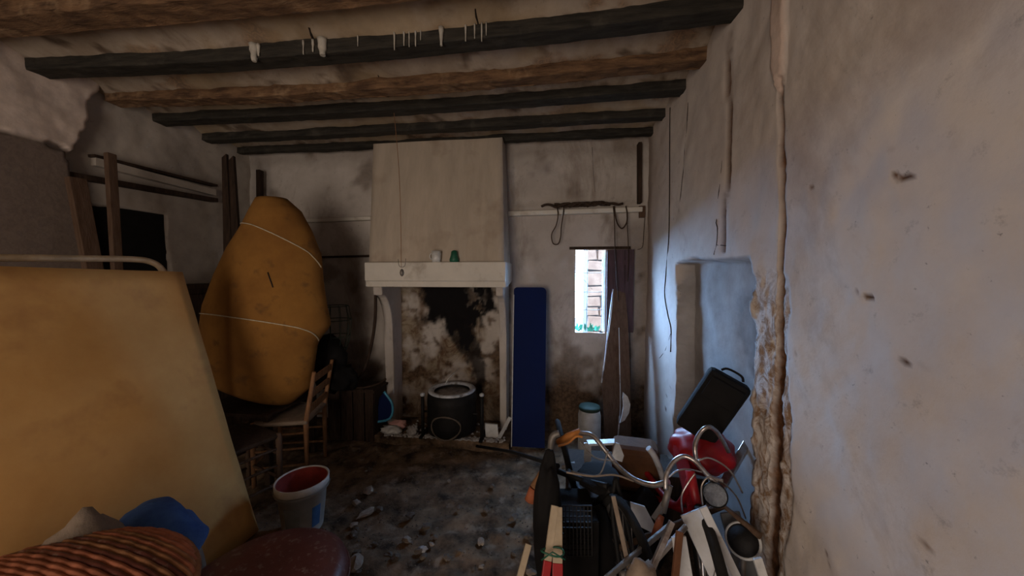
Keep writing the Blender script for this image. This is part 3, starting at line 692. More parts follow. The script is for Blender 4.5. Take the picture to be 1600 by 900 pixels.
# ------------------------------------------------------------------ bars, crate left of the hearth
def bent(pts, t, r, mat, name, label, cat, n=6):
    P = [W(a, c, t if not isinstance(t, (list, tuple)) else t[i]) for i, (a, c) in enumerate(pts)]
    b = B(); b.tube(smooth_pts(P, n), r, 7); return solo(name, b, mat, label, cat)
bent([(587,456), (586,500), (580,540), (570,575), (555,600)], 3.1, .014, MT['wood_dark'], 'curved_branch', 'dark curved branch hanging against the wall left of the hearth', 'branch')
bent([(540,604), (565,606), (590,600), (603,592)], 3.0, .009, MT['wood_dark'], 'forked_stick', 'dark crooked stick lying on the crate left of the hearth', 'stick')
cr = thing('wooden_crate', 'dark brown plank crate standing between the chair and the hearth', 'crate', V((-1.78, 2.98, 0)))
for i, (x0, x1) in enumerate(((-2.02, -1.90), (-1.895, -1.78), (-1.775, -1.67), (-1.665, -1.58))):
    b = B(); b.box(((x0+x1)/2, 2.86, .24), (x1-x0-.006, .018, .47)); part('plank', b, MT['wood_dark'], cr, bevel=.003)
b = B(); b.box((-1.80, 2.98, .455), (.46, .26, .02)); part('lid', b, MT['wood_dark'], cr)
for x in (-2.01, -1.59):
    b = B(); b.box((x, 2.98, .23), (.018, .22, .44)); part('side', b, MT['wood_dark'], cr)
gw = thing('wire_basket', 'dark green wire basket hanging behind the rolled foam', 'basket', W(525, 560, 3.0))
g0 = W(523, 478, 3.0)
for k, (dz, rr) in enumerate(((0, .11), (-.12, .13), (-.26, .12), (-.38, .09))):
    b = B(); b.tube([g0+V((rr*math.cos(a), rr*math.sin(a), dz)) for a in [i/18*2*math.pi for i in range(18)]], .004, 5, closed=True); part('hoop', b, MT['greenwire'], gw)
for k in range(10):
    a = k/10*2*math.pi; b = B(); b.tube([g0+V((rr*math.cos(a), rr*math.sin(a), dz)) for dz, rr in ((0, .11), (-.12, .13), (-.26, .12), (-.38, .09), (-.5, .03))], .0028, 5); part('wire', b, MT['greenwire'], gw)
# dark heap behind chairs
b = B(); b.blob(W(508, 565, 2.95), (.16, .12, .22), .35, 2.6, 3, seed=5); b.blob(W(530, 590, 2.95), (.14, .1, .12), .3, 2.6, 3, seed=8)
solo('black_bag', b, MT['black'], 'black slumped bag wedged behind the rolled foam beside the wire basket', 'bag')
# ------------------------------------------------------------------ rolled foam
sec = [((402,312), (446,310), .10), ((392,330), (468,330), .14), ((380,352), (483,360), .16), ((357,388), (497,395), .19), ((337,430), (501,440), .21), ((320,475), (506,480), .22), ((315,505), (512,507), .225), ((317,535), (497,541), .21), ((317,560), (494,568), .20), ((320,577), (489,606), .19), ((325,584), (459,631), .17)]
TF = 2.62
fm = thing('rolled_foam', 'ochre foam mattress rolled up and tied with string, leaning behind the yellow board', 'mattress', W(420, 640, TF))
rings = []; b = B(); n = 56
def ringpts(L, R, dep, k=1.0, i=0):
    c = (L+R)/2; ax = (R-L)/2; dv = V((FW.x, FW.y, 0)).normalized()*dep; out = []
    for q in range(n):
        a = 2*math.pi*q/n; seam = 23.5+3*math.cos(a); lip = 1.0+(.035*(math.cos(a)+1)*ss(seam-i, 0, 1) if math.sin(a) < .3 else 0)-.03
        p = c + ax*math.cos(a)*k*lip + dv*math.sin(a)*k*lip
        p += (p-c)*(.012*noise.noise(p*7)-.012)
        out.append(p)
    return out
def lin(P, n=4): return [P[i].lerp(P[i+1], k/n) for i in range(len(P)-1) for k in range(n)]+[P[-1]]
LS = lin([W(s_[0][0], s_[0][1], TF) for s_ in sec]); RS = lin([W(s_[1][0], s_[1][1], TF) for s_ in sec]); DS = [v.x for v in lin([V((s_[2], 0, 0)) for s_ in sec])]
allr = []
for i, (L, R, dp_) in enumerate(zip(LS, RS, DS)):
    pts = ringpts(L, R, dp_, 1.0, i); allr.append(pts); rings.append([b.b.verts.new(p) for p in pts])
for k in (.88, .7):
    pts = ringpts(LS[0], RS[0], DS[0], k); rings.insert(0, [b.b.verts.new(p+V((0, 0, -.0 if k > .8 else -.10))) for p in pts])
    pts = ringpts(LS[-1], RS[-1], DS[-1], k, 60); rings.append([b.b.verts.new(p+V((0, 0, .0 if k > .8 else .08))) for p in pts])
for A, C in zip(rings, rings[1:]):
    for q in range(n): b.b.faces.new((A[q], A[(q+1) % n], C[(q+1) % n], C[q])).smooth = True
b.b.faces.new(rings[0]); b.b.faces.new(rings[-1][::-1])
part('foam_roll', b, MT['foam'], fm)
def string(pl, label):
    b = B(); b.tube(smooth_pts(pl, 3), .0045, 6); part('string', b, MT['string'], fm, label)
def on_roll(idxL, idxR, sag):
    out = []
    for q in range(n//2, n+1):
        u = (q-n//2)/(n/2)
        i = idxL+(idxR-idxL)*u + sag*math.sin(math.pi*u); i0 = int(i); f_ = i-i0
        p = allr[i0][q % n].lerp(allr[min(i0+1, len(allr)-1)][q % n], f_); c = (LS[i0]+RS[i0])/2
        out.append(p+(p-c).normalized()*.004)
    return out
string(on_roll(8, 14, -2.5), 'upper pale string'); string(on_roll(22, 27, -2.5), 'lower pale string')
b = B(); b.tube([allr[15][45]+V((-.0, -.004, 0)), allr[17][46]+V((0, -.004, 0))], .004, 5); part('tear', b, MT['crack'], fm)
# table supporting it
tb = thing('old_table', 'dark old wooden table under the rolled foam', 'table', V((-2.2, 2.4, 0)))
tz_ = min(p.z for r_ in allr for p in r_)-.005
b = B(); b.box((-2.28, 2.42, tz_-.012), (.62, .55, .024)); part('table_top', b, MT['wood_dark'], tb, bevel=.004)
for sx_ in (-.27, .27):
    for sy_ in (-.23, .23):
        b = B(); b.beam((-2.28+sx_, 2.42+sy_, 0), (-2.28+sx_, 2.42+sy_, tz_-.024), .04, .04); part('leg', b, MT['wood_dark'], tb)
for sy_ in (-.23, .23):
    b = B(); b.box((-2.28, 2.42+sy_, tz_-.06), (.5, .018, .07)); part('apron', b, MT['wood_dark'], tb)
# dark cupboard behind (dark band over the niche level)
cb = thing('dark_cupboard', 'low dark cupboard against the left wall behind the yellow board', 'cupboard', V((-2.97, 2.75, 0)))
b = B(); b.box((-2.96, 2.78, .70), (.34, .95, 1.38)); part('body', b, MT['wood_dark'], cb, bevel=.004)
b = B(); b.box((-2.955, 2.78, 1.40), (.38, 1.0, .03)); part('top', b, MT['wood_dark'], cb, bevel=.004)
for s_ in (-.24, .24):
    b = B(); b.box((-2.78, 2.78+s_, .7), (.02, .44, 1.28)); part('door', b, MT['wood_dark'], cb, bevel=.004)
# dark post in back corner behind foam
b = B(); b.beam(V((ony(404, 500, 3.2).x, 3.2, 0)), ony(406, 266, 3.22), .055, .04, V((1, 0, 0))); solo('wooden_post', b, MT['wood_dark'], 'blackish wooden post sticking up behind the rolled foam', 'post', bevel=.004)
# ------------------------------------------------------------------ yellow board with bed tube
P_bot = onz(405, 828, 0.0); ytop = P_bot.y
rt = ray(285, 425); t_ = ytop/rt.y; P_top = CP+rt*t_
lean = (P_top-P_bot).normalized()
y2 = .55
ybd = thing('yellow_board', 'large ochre yellow board leaning on its side against the left wall', 'board', V((P_bot.x, 1.3, 0)))
nrm = V((0, 1, 0)).cross(lean).normalized()
if nrm.x > 0: nrm = -nrm
tl_ = V((P_top.x-.0, y2, P_top.z+.035))
b = B(); gr = []; NX, NY = 24, 20
for i in range(NX+1):
    row = []
    for j in range(NY+1):
        u, v = i/NX, j/NY; lo = V((P_bot.x, P_bot.y+(y2-P_bot.y)*u, 0)); hi = P_top.lerp(tl_, u); q = lo.lerp(hi, v)
        q += nrm*(-.018*math.sin(math.pi*u)*math.sin(math.pi*v)*1+.006*fb(q.y*2, q.z*2, 9)); row.append(q)
    gr.append(row)
F1 = [[b.b.verts.new(q) for q in r_] for r_ in gr]; F2 = [[b.b.verts.new(q+nrm*.022) for q in r_] for r_ in gr]
for i in range(NX):
    for j in range(NY):
        b.b.faces.new((F1[i][j], F1[i+1][j], F1[i+1][j+1], F1[i][j+1])).smooth = True; b.b.faces.new((F2[i][j], F2[i][j+1], F2[i+1][j+1], F2[i+1][j])).smooth = True
for i in range(NX):
    b.b.faces.new((F1[i][0], F2[i][0], F2[i+1][0], F1[i+1][0])); b.b.faces.new((F1[i][NY], F1[i+1][NY], F2[i+1][NY], F2[i][NY]))
for j in range(NY):
    b.b.faces.new((F1[0][j], F1[0][j+1], F2[0][j+1], F2[0][j])); b.b.faces.new((F1[NX][j], F2[NX][j], F2[NX][j+1], F1[NX][j+1]))
part('sheet', b, MT['ply'], ybd)
bd_ = thing('bed_headboard', 'cream painted tube bed end standing behind the yellow board', 'bed frame', V((P_top.x-.1, 1.3, 0)))
XT = P_top.x-.06
pts = [onx(a, c, XT) for a, c in ((-250,408), (-100,405), (0,403), (120,404), (205,405), (235,409), (252,420), (258,440))]
pts.append(V((XT+.0, pts[-1].y+.02, 1.1))); pts.append(V((XT, pts[-1].y, 0)))
b = B(); b.tube(smooth_pts(pts, 5), .016, 10); part('top_tube', b, MT['cream_metal'], bd_)
for yy in (.8, 1.1, 1.4):
    b = B(); b.tube([(XT, yy, .0), (XT, yy, 1.52)], .009, 8); part('bar', b, MT['cream_metal'], bd_)
# ------------------------------------------------------------------ rush chairs
def chair(loc, rz, label, hb=.86, mats=('wood_chair', 'wood_dark')):
    t = thing('rush_chair', label, 'chair', V(loc), 'old rush-seated chairs'); Mx = Matrix.Translation(V(loc)) @ Matrix.Rotation(rz, 4, 'Z')
    f = lambda x, y, z: Mx @ V((x, y, z))
    for sx_ in (-.19, .19):
        b = B(); b.tube([f(sx_, -.17, 0), f(sx_, -.17, .43), f(sx_, -.17, .46)], [.014, .019, .012], 8); part('leg', b, MT[mats[0]], t)
        b = B(); b.tube([f(sx_*.92, .17, 0), f(sx_*.92, .17, .43), f(sx_*.95, .235, hb)], [.014, .018, .013], 8); part('leg', b, MT[mats[0]], t)
        for z_ in (.13, .25, .36):
            b = B(); b.tube([f(sx_, -.17, z_), f(sx_*.92, .17, z_)], .009, 6); part('stretcher', b, MT[mats[0]], t)
    for z_ in (.16, .32):
        b = B(); b.tube([f(-.19, -.17, z_), f(.19, -.17, z_)], .009, 6); part('stretcher', b, MT[mats[0]], t)
    for z_ in (.56, .68, .80):
        y_ = .17+.065*(z_-.43)/.43; b = B(); b.box(f(0, y_, z_*hb/.86), (.35, .014, .05), Matrix.Rotation(rz, 3, 'Z')); part('back_slat', b, MT[mats[0]], t, bevel=.003)
    b = B(); b.box(f(0, 0, .44), (.40, .37, .03), Matrix.Rotation(rz, 3, 'Z')); part('seat', b, MT['sack'] if mats[0] == 'wood_chair' else MT['wood_dark'], t, bevel=.012)
    return t
c1 = onz(505, 742, 0)
chair((c1.x-.27, c1.y+.03, 0), math.radians(-74), 'reddish wooden rush chair standing behind the paint bucket', .80)
chair((-2.02, 1.93, 0), math.radians(160), 'dark wooden chair half hidden behind the yellow board edge', .62, ('wood', 'wood_dark'))
# paint bucket
bl_ = onz(459, 843, 0); bl_.y += .09; bl_.x -= .01
bk = thing('paint_bucket', 'white plastic paint bucket with red inside standing on the earth floor', 'bucket', V((bl_.x, bl_.y, 0)))
p = V((bl_.x, bl_.y, 0)); b = B(); b.lathe([(0, 0), (.098, 0), (.104, .01), (.128, .24), (.140, .242), (.142, .30), (.136, .302), (.132, .295)], p, 40); part('body', b, MT['bucket'], bk)
b = B(); b.lathe([(.134, .298), (.128, .24), (.100, .015), (0, .012)], p, 40); part('lining', b, MT['bucket_in'], bk, 'red paint inside the bucket')
b = B(); b.tube([p+V((.145*math.cos(a), .145*math.sin(a), .262+.0*a)) for a in [math.radians(x) for x in range(-150, 31, 10)]], .0028, 5); part('handle', b, MT['steel'], bk)
def wrap(a0, a1, z0, z1, mat, label):
    b = B(); pr = []
    for i in range(9):
        a = math.radians(a0+(a1-a0)*i/8)
        pr.append([b.b.verts.new(p+V(((.1045+.1*(z-.01)+.0015)*math.cos(a), (.1045+.1*(z-.01)+.0015)*math.sin(a), z))) for z in (z0, z1)])
    for A, C in zip(pr, pr[1:]): b.b.faces.new((A[0], C[0], C[1], A[1]))
    part('label', b, mat, bk, label)
wrap(-30, -5, .05, .17, MT['bluelabel'], 'blue printed patch'); wrap(-100, -60, .04, .19, MT['greybox'], 'grey printed patch')
# ------------------------------------------------------------------ foreground left
# woven basket
wc = V((-1.36, .61, .595))
wk = thing('wicker_basket', 'large reddish woven cane basket with a domed lid in the bottom left corner', 'basket', V((wc.x, wc.y, 0)))
zr = wc.z; RB = .40
b = B(); b.lathe([(0, .0), (RB*.6, .0), (RB*.85, zr*.5), (RB*.97, zr)], V((wc.x, wc.y, 0)), 40); part('body', b, MT['cane2'], wk)
dome = .10
ua = V((math.cos(-.12), math.sin(-.12), 0)); va = V((-ua.y, ua.x, 0))
NR = 44
for i in range(NR):
    off = RB*(-1+2*(i+.5)/NR); hw = math.sqrt(RB*RB-off*off); pts = []
    N_ = max(6, int(40*hw/RB))
    for k in range(N_+1):
        t = -1+2*k/N_; q = va*off+ua*hw*t; rr2 = min(1, (off*off+(hw*t)**2)/RB**2)
        pts.append((wc.x+q.x, wc.y+q.y, zr+dome*math.sqrt(1-rr2)+.0016*math.sin(k*math.pi*.5+i*math.pi)))
    b = B(); b.tube(pts, .0088, 5); part('cane', b, (MT['cane'], MT['cane2'], MT['cane'], MT['cane'], MT['maroon'])[(i*7+i//3) % 5], wk)
b = B(); b.tube([V((wc.x+RB*math.cos(a), wc.y+RB*math.sin(a), zr)) for a in [i/60*2*math.pi for i in range(60)]], .014, 7, closed=True); part('rim', b, MT['cane2'], wk)
b = B(); b.lathe([(0, dome-.012)]+[((RB-.006)*math.sin(a), zr*0+ (dome-.012)*math.cos(a)) for a in [i/12*math.pi/2 for i in range(1, 13)]], V((wc.x, wc.y, zr)), 40); part('lid_lining', b, MT['cane2'], wk)
# beige sack
b = B(); p = W(125, 850, 1.14); b.blob((p.x, p.y, .32), (.13, .15, .375), .12, 2, 4, seed=4, flat=-.32)
top = p
solo('beige_sack', b, MT['sack'], 'pale beige sack standing between basket and yellow board', 'sack')
# blue cloth over a beige bundle
bc = W(240, 830, 1.42)
b = B(); b.blob((bc.x, bc.y, .22), (.14, .14, .26), .12, 2, 4, seed=6, flat=-.22); solo('straw_bundle', b, MT['sack'], 'tan bundle under the blue cloth', 'bundle')
b = B(); nn, mm = 48, 16; gr = []
bz = W(245, 784, 1.42).z
for i in range(mm+1):
    row = []; u = i/mm
    for k in range(nn):
        a = 2*math.pi*k/nn
        r_ = (.185+.02*math.sin(3*a+1))*u**.8
        z_ = bz - .105*u**1.6 - .06*ss(u, .35, .75) - .03*u*u*math.cos(2*a+.6) + .016*u*u*math.sin(5*a)
        row.append(b.b.verts.new((bc.x+r_*math.cos(a)*1.0, bc.y+r_*math.sin(a)*.8, z_)))
    gr.append(row)
for A, C in zip(gr, gr[1:]):
    for k in range(nn): b.b.faces.new((A[k], A[(k+1) % nn], C[(k+1) % nn], C[k])).smooth = True
o = solo('blue_cloth', b, MT['cloth_blue'], 'blue cloth hat draped on the tan bundle before the yellow board', 'cloth')
md = o.modifiers.new('solid', 'SOLIDIFY'); md.thickness = .006
# maroon pouffe
mp = W(408, 908, 1.30)
b = B(); RP = .30; zt = W(425, 832, 1.30+.22).z
b.lathe([(0, 0), (RP*.92, 0), (RP, .04), (RP, zt-.07), (RP*.97, zt-.03), (RP*.85, zt-.006), (RP*.5, zt+.003), (0, zt+.004)], V((mp.x, mp.y, 0)), 48)
pf = thing('round_pouffe', 'round maroon vinyl pouffe on the floor before the bucket', 'pouffe', V((mp.x, mp.y, 0)))
part('cushion', b, MT['maroon'], pf)
b = B(); b.tube([V((mp.x+RP*1.0*math.cos(a), mp.y+RP*1.0*math.sin(a), zt-.065)) for a in [i/48*2*math.pi for i in range(48)]], .006, 6, closed=True); part('piping', b, MT['maroon'], pf)
# ------------------------------------------------------------------ floor debris
def stone(px, py, r, mat, label, seed, group=None, name='rubble_stone'):
    p = onz(px, py, r[2]*.3); b = B(); b.blob((p.x, p.y, r[2]*.35), r, .35, 1.8, 2, Matrix.Rotation(seed, 3, 'Z'), seed=seed)
    for f in b.b.faces: f.smooth = False
    return solo(name, b, mat, label, 'rubble', group)
stone(572, 801, (.055, .028, .014), MT['stone'], 'flat pale reddish tile chip right of the bucket', 1)
stone(576, 766, (.04, .03, .02), MT['stone'], 'pale rubble lump behind the flat chip', 2)
stone(661, 858, (.026, .02, .012), MT['ash'], 'small whitish chip in the middle of the floor', 3)
stone(618, 872, (.03, .02, .02), MT['rubble'], 'grey stone near the maroon pouffe', 4)
stone(557, 880, (.05, .035, .03), MT['stone'], 'large grey rubble lump touching the maroon pouffe', 5)
R3 = random.Random(11)
for i in range(46):
    px, py = R3.uniform(530, 830), R3.uniform(730, 895)
    s_ = R3.uniform(.008, .022); stone(px, py, (s_*1.4, s_, s_*.6), MT['rubble'] if R3.random() < .7 else MT['stone'], 'small dull stone lying on the dark earth floor', i+10, 'small stones on the earth floor')
b = B()
for i in range(1800):
    x, y = R3.uniform(-1.9, .3), R3.uniform(1.4, 2.86); s_ = R3.uniform(.002, .008)
    z_ = ff(x, y)[0].z; b.box((x, y, z_+s_*.2), (s_*1.6, s_*1.2, s_*.8), Matrix.Rotation(R3.random()*3, 3, 'Z'), .6)
solo('floor_grit', b, MT['rubble'], 'scattered grit and crumbs over the earth floor', 'grit', kind='stuff')
# ------------------------------------------------------------------ right-hand pile, far part
pp = [ony(a, c, 3.0) for a, c in ((952,452), (962,448), (966,560), (984,560))]
# tall leaning plank: top against the shutter, foot on the floor
A_ = ony(962, 470, 3.12); f_ = onz(963, 700, 0.0); f_.y = 2.86; f_.x = ony(964, 690, 2.86).x
lp = thing('leaning_board', 'tall weathered brown board with pale edges leaning below the window shutter', 'board', f_)
def quad(px, Y0, Y1):
    out = []
    for a, c in px:
        # plane from (Y0 at z=0) to (Y1 at z=1.4)
        r_ = ray(a, c); k = (Y1-Y0)/1.4; t_ = (Y0+k*H)/(r_.y-k*r_.z); out.append(CP+r_*t_)
    return out
q = quad([(960,448), (976,445), (981,500), (985,600), (986,692), (946,692), (941,600), (946,560), (954,500)], 2.90, 3.26)
for v in q[4:6]: v.z = 0.0; v.y = 2.90
b = B(); b.prism(q, (0, .02, 0)); part('board', b, MT['wood'], lp)
b = B(); e = quad([(958,452), (952,500), (946,555), (940,598)], 2.89, 3.25); b.tube(smooth_pts(e, 4), .006, 6); part('splintered_edge', b, MT['paintwhite'], lp, 'pale splintered edge')
b = B(); e = quad([(967,512), (968,560), (969,640), (964,690)], 2.88, 3.24); b.tube(smooth_pts(e, 4), .004, 6); part('cord', b, MT['paintwhite'], lp, 'pale cord down the board')
# crescent
cs = thing('white_fender', 'white curved mudguard tip catching the light beside the leaning board', 'mudguard', W(975, 690, 2.6))
b = B(); out_ = [(969,661), (976,657), (983,645), (985,632), (981,620), (974,613)]; inn = [(973,622), (974,635), (972,648)]
b.prism([W(a, c, 2.6) for a, c in out_+inn], FW*.012); part('blade', b, MT['white'], cs)
b = B(); b.tube([W(968, 650, 2.6), W(965, 690, 2.62), V((W(965, 690, 2.62).x, W(965, 690, 2.62).y, .0))], .005, 6); part('stay', b, MT['chrome'], cs)
# jug
jp = onz(921, 690, 0); jp.y = 2.95; jp.x = ony(921, 660, 2.95).x
jg = thing('plastic_jug', 'white plastic jug with a dark green lid by the foot of the board', 'jug', V((jp.x, jp.y, 0)))
zt_ = ony(921, 634, 2.95).z
b = B(); b.lathe([(0, 0), (.09, 0), (.095, .02), (.095, zt_-.08), (.085, zt_-.03), (.06, zt_-.02), (0, zt_-.02)], V((jp.x, jp.y, 0)), 28); part('body', b, MT['white'], jg)
b = B(); b.lathe([(0, zt_-.02), (.088, zt_-.03), (.092, zt_-.015), (.085, zt_), (0, zt_)], V((jp.x, jp.y, 0)), 28); part('lid', b, MT['greenwire'], jg)
# long dark pipe
b = B(); b.tube([onz(745, 697, .07), W(800, 706, 2.5), W(872, 728, 1.75)], .012, 8); solo('long_pipe', b, MT['iron'], 'long dark pipe lying from the hearth into the pile', 'pipe')
# trunk under the pile (hidden bulk)
tr = thing('wooden_chest', 'dark wooden chest buried under the bicycles', 'chest', V((.42, 2.05, 0)))
b = B(); b.box((.42, 2.12, .13), (.66, .5, .26)); part('body', b, MT['wood_dark'], tr, bevel=.006)
b = B(); b.box((.42, 2.12, .275), (.68, .52, .03)); part('lid', b, MT['wood_dark'], tr, bevel=.006)
# leather case
lc = thing('leather_case', 'brown leather case with a pale rim lying behind the handlebars', 'case', W(990, 740, 1.95))
c = W(992, 716, 1.97); b = B(); c.z = .42
b.box(c, (.25, .18, .25), Matrix.Rotation(-.15, 3, 'Z')); part('body', b, MT['leather'], lc, bevel=.035)
b = B(); b.tube(smooth_pts([W(a, d_, 1.80) for a, d_ in ((1013,700), (1022,712), (1032,735), (1038,757))], 4), .016, 8); part('rim', b, MT['paintwhite'], lc, 'pale curved rim')
b = B(); q = [W(a, d_, 1.75) for a, d_ in ((962,692), (968,694), (975,712), (972,722), (960,718), (957,712))]; b.prism(q, FW*.01); solo('white_cloth_scrap', b, MT['white'], 'white scrap caught on the leather case', 'scrap')
b = B(); b.beam(W(918, 692, 2.0), W(965, 690, 2.0), .05, .012); b.beam(W(918, 692, 2.02), W(918, 760, 2.02), .04, .012); b.beam(W(963, 692, 2.02), W(963, 760, 2.02), .04, .012)
solo('white_shelf_board', b, MT['white'], 'narrow white-edged shelf board behind the handlebar', 'board')
# ------------------------------------------------------------------ wheels / bicycles
def wheel(parent, c, ax, R, tw=.018, spokes=20, rim='chrome'):
    ax = V(ax).normalized(); u = ax.orthogonal().normalized(); v = ax.cross(u); c = V(c)
    ci = lambda r, n: [c+(u*math.cos(2*math.pi*k/n)+v*math.sin(2*math.pi*k/n))*r for k in range(n)]
    b = B(); b.tube(ci(R, 40), tw, 8, closed=True); ty = part('tyre', b, MT['rubber'], parent)
    b = B(); b.tube(ci(R-tw-.006, 40), .009, 6, closed=True); part('rim', b, MT[rim], parent)
    b = B()
    for k in range(spokes):
        a = 2*math.pi*k/spokes; b.tube([c+ax*(.02 if k % 2 else -.02), c+(u*math.cos(a)+v*math.sin(a))*(R-tw-.006)], .0014, 4)
    part('spokes', b, MT['steel'], parent)
    b = B(); b.tube([c-ax*.045, c+ax*.045], .016, 8); part('hub', b, MT['steel'], parent)
def tubes(parent, name, lst, r, mat, label=None, n=5):
    for pts in lst:
        b = B(); b.tube(smooth_pts(pts, n), r, 8); part(name, b, MT[mat] if isinstance(mat, str) else mat, parent, label)
Wp = lambda l, t: [W(a, c, t if not isinstance(t, (list, tuple)) else t[i]) for i, (a, c) in enumerate(l)]
# bicycle one: dark, orange grip, long silver bar
k1 = thing('old_bicycle', 'dark old bicycle with an orange-gripped silver handlebar at the front of the pile', 'bicycle', V((.22, 1.5, 0)))
tubes(k1, 'handlebar', [Wp([(903,677), (925,680), (945,703), (965,728), (990,748), (1020,758), (1045,752)], [1.75, 1.7, 1.65, 1.6, 1.52, 1.46, 1.42])], .0115, 'chrome')
b = B(); P_ = Wp([(872,692), (889,682), (907,674)], [1.78, 1.76, 1.75]); b.tube(P_, [.017, .021, .017], 10); part('grip', b, MT['orange'], k1, 'orange grip')
b = B(); b.tube(smooth_pts(Wp([(872,697), (888,692), (900,682), (910,683)], 1.70), 4), .006, 6); part('brake_lever', b, MT['orange'], k1, 'orange brake lever')
b = B(); b.tube(smooth_pts(Wp([(861,735), (861,700), (864,682), (874,677)], 1.68), 4), .017, 8); part('bar_end', b, MT['steel'], k1)
hp = W(962, 745, 1.58)
gr1 = V((.30, 1.30, .0))
wheel(k1, (.32, 1.42, .27), (1, .25, .08), .27)
wheel(k1, (.10, 2.2, .27), (1, .10, .25), .27)
tubes(k1, 'fork', [[hp, W(975, 800, 1.5), V((.35, 1.42, .27))], [hp, W(957, 800, 1.52), V((.28, 1.42, .27))]], .010, MT['iron'])
tubes(k1, 'frame_tube', [Wp([(860,732), (905,748), (950,760)], [1.75, 1.7, 1.6]), [W(955, 765, 1.58), V((.18, 1.75, .30))], [V((.18, 1.75, .30)), V((.10, 2.2, .27))], [W(890, 745, 1.75), V((.16, 1.8, .28))], [W(890, 745, 1.75), V((.10, 2.2, .27))]], .014, MT['iron'])
b = B(); b.blob(W(935, 745, 1.72), (.10, .13, .035), .1, 2, 3); part('saddle', b, MT['black'], k1)
tubes(k1, 'brake_cable', [Wp([(950,703), (938,740), (915,742), (893,736)], 1.52), Wp([(905,690), (930,715), (960,722), (985,748)], 1.55)], .0035, 'steel')
tubes(k1, 'cross_bar', [Wp([(885,738), (925,744), (960,742), (990,752)], 1.5)], .004, 'sack')
# bicycle two
k2 = thing('red_bicycle', 'red bicycle with chrome handlebars and round headlamp leaning at the right wall', 'bicycle', V((.62, 1.3, 0)))
tubes(k2, 'handlebar', [Wp([(1040,765), (1041,742), (1052,722), (1068,713), (1085,720), (1105,742), (1122,762), (1118,790)], [1.40, 1.42, 1.44, 1.44, 1.42, 1.40, 1.38, 1.36]),
    Wp([(1138,706), (1130,690), (1119,674), (1107,667), (1094,676), (1086,696), (1090,722), (1108,744), (1130,752)], [1.6, 1.58, 1.55, 1.5, 1.5, 1.48, 1.46, 1.44, 1.42])], .0095, 'chrome')
tubes(k2, 'brake_cable', [Wp([(1066,800), (1065,775), (1075,755), (1086,740)], 1.36), Wp([(1040,750), (1060,735), (1085,735), (1120,748), (1150,775), (1165,810)], 1.45), Wp([(1098,790), (1096,760), (1108,745), (1122,752)], 1.33), Wp([(1090,720), (1110,716), (1140,735), (1160,770)], 1.42)], .0035, 'chrome')
hd = W(1088, 775, 1.42)
b = B(); b.tube([W(1078, 735, 1.46), W(1094, 815, 1.40)], .019, 10); part('head_tube', b, MT['red'], k2)
tubes(k2, 'frame_tube', [[W(1080, 745, 1.46), W(1055, 790, 1.6), V((.50, 1.95, .42))], [W(1092, 808, 1.42), V((.52, 1.9, .30))]], .016, 'red')
b = B(); b.beam(W(1060, 700, 1.75), W(1085, 795, 1.45), .05, .03); part('mudguard', b, MT['red'], k2)
wheel(k2, (.60, 1.32, .30), (1, -.15, .12), .28)
tubes(k2, 'fork', [[W(1094, 812, 1.40), V((.565, 1.32, .30))], [W(1098, 812, 1.40), V((.645, 1.32, .30))]], .010, 'chrome')
b = B(); R_ = (-ray(1116, 775)).to_track_quat('Z', 'Y').to_matrix(); b.lathe([(0, -.05), (.03, -.04), (.042, -.01), (.045, .01), (.042, .014)], W(1117, 773, 1.36), 24, R_); part('headlamp', b, MT['iron'], k2)
hl = k2.children[-1]
b = B(); b.lathe([(.041, .010), (.03, .018), (0, .022)], W(1117, 773, 1.36), 24, R_); part('lamp_lens', b, MT['glass'], k2, 'clear headlamp lens')
b = B(); b.beam(W(1040, 785, 1.42), W(1022, 812, 1.40), .02, .02); b.tube([W(1046, 758, 1.42), W(1036, 800, 1.41)], .014, 8); part('lever_arm', b, MT['steel'], k2)
b = B(); b.tube([W(1033, 806, 1.40), W(1023, 840, 1.36)], [.014, .017], 8); part('grip', b, MT['terra'], k2, 'orange grip')
# red bag + black box
b = B(); c = W(1097, 702, 1.76); b.blob(c, (.15, .15, .10), .12, 2, 4); 
rb = solo('red_bag', b, MT['red'], 'red padded bag behind the chrome handlebars', 'bag')
bb_ = thing('black_case', 'black padded case tilted inside the alcove of the right wall', 'case', W(1115, 690, 2.05))
Rm = Matrix.Rotation(-YAW-.25, 3, 'Z') @ Matrix.Rotation(math.radians(-27)*-1, 3, 'Y')
cc = W(1112, 634, 1.70)
b = B(); b.box(cc, (.19, .09, .34), Rm); part('body', b, MT['black'], bb_, bevel=.02)
b = B(); b.box(cc+Rm @ V((0, -.055, .09)), (.15, .012, .11), Rm); part('pocket', b, MT['black'], bb_, bevel=.006)
b = B(); b.tube(smooth_pts([cc+Rm @ V((-.05, 0, .18)), cc+Rm @ V((-.03, 0, .200)), cc+Rm @ V((.03, 0, .200)), cc+Rm @ V((.05, 0, .18))], 4), .006, 6); part('handle', b, MT['black'], bb_)
b = B(); b.beam((.70, 2.02, 0), (.70, 2.02, .40), .2, .26); solo('wooden_box', b, MT['wood_dark'], 'dark box under the red bag', 'box', bevel=.005)
# blue-white strut
b = B(); P0, P1 = W(1173, 684, 1.75), W(1132, 752, 1.65); foot = W(1105, 800, 1.60); b.beam(foot, P0, .035, .02); solo('metal_strut', b, MT['chrome'], 'flat shiny metal strut leaning on the broken pillar', 'strut', bevel=.003)
b = B(); b.tube([V((.25, 1.6, .2)), W(1130, 790, 1.42), W(1188, 838, 1.28)], .013, 8); solo('wooden_stick', b, MT['wood'], 'brown stick poking towards the right wall below the headlamp', 'stick')
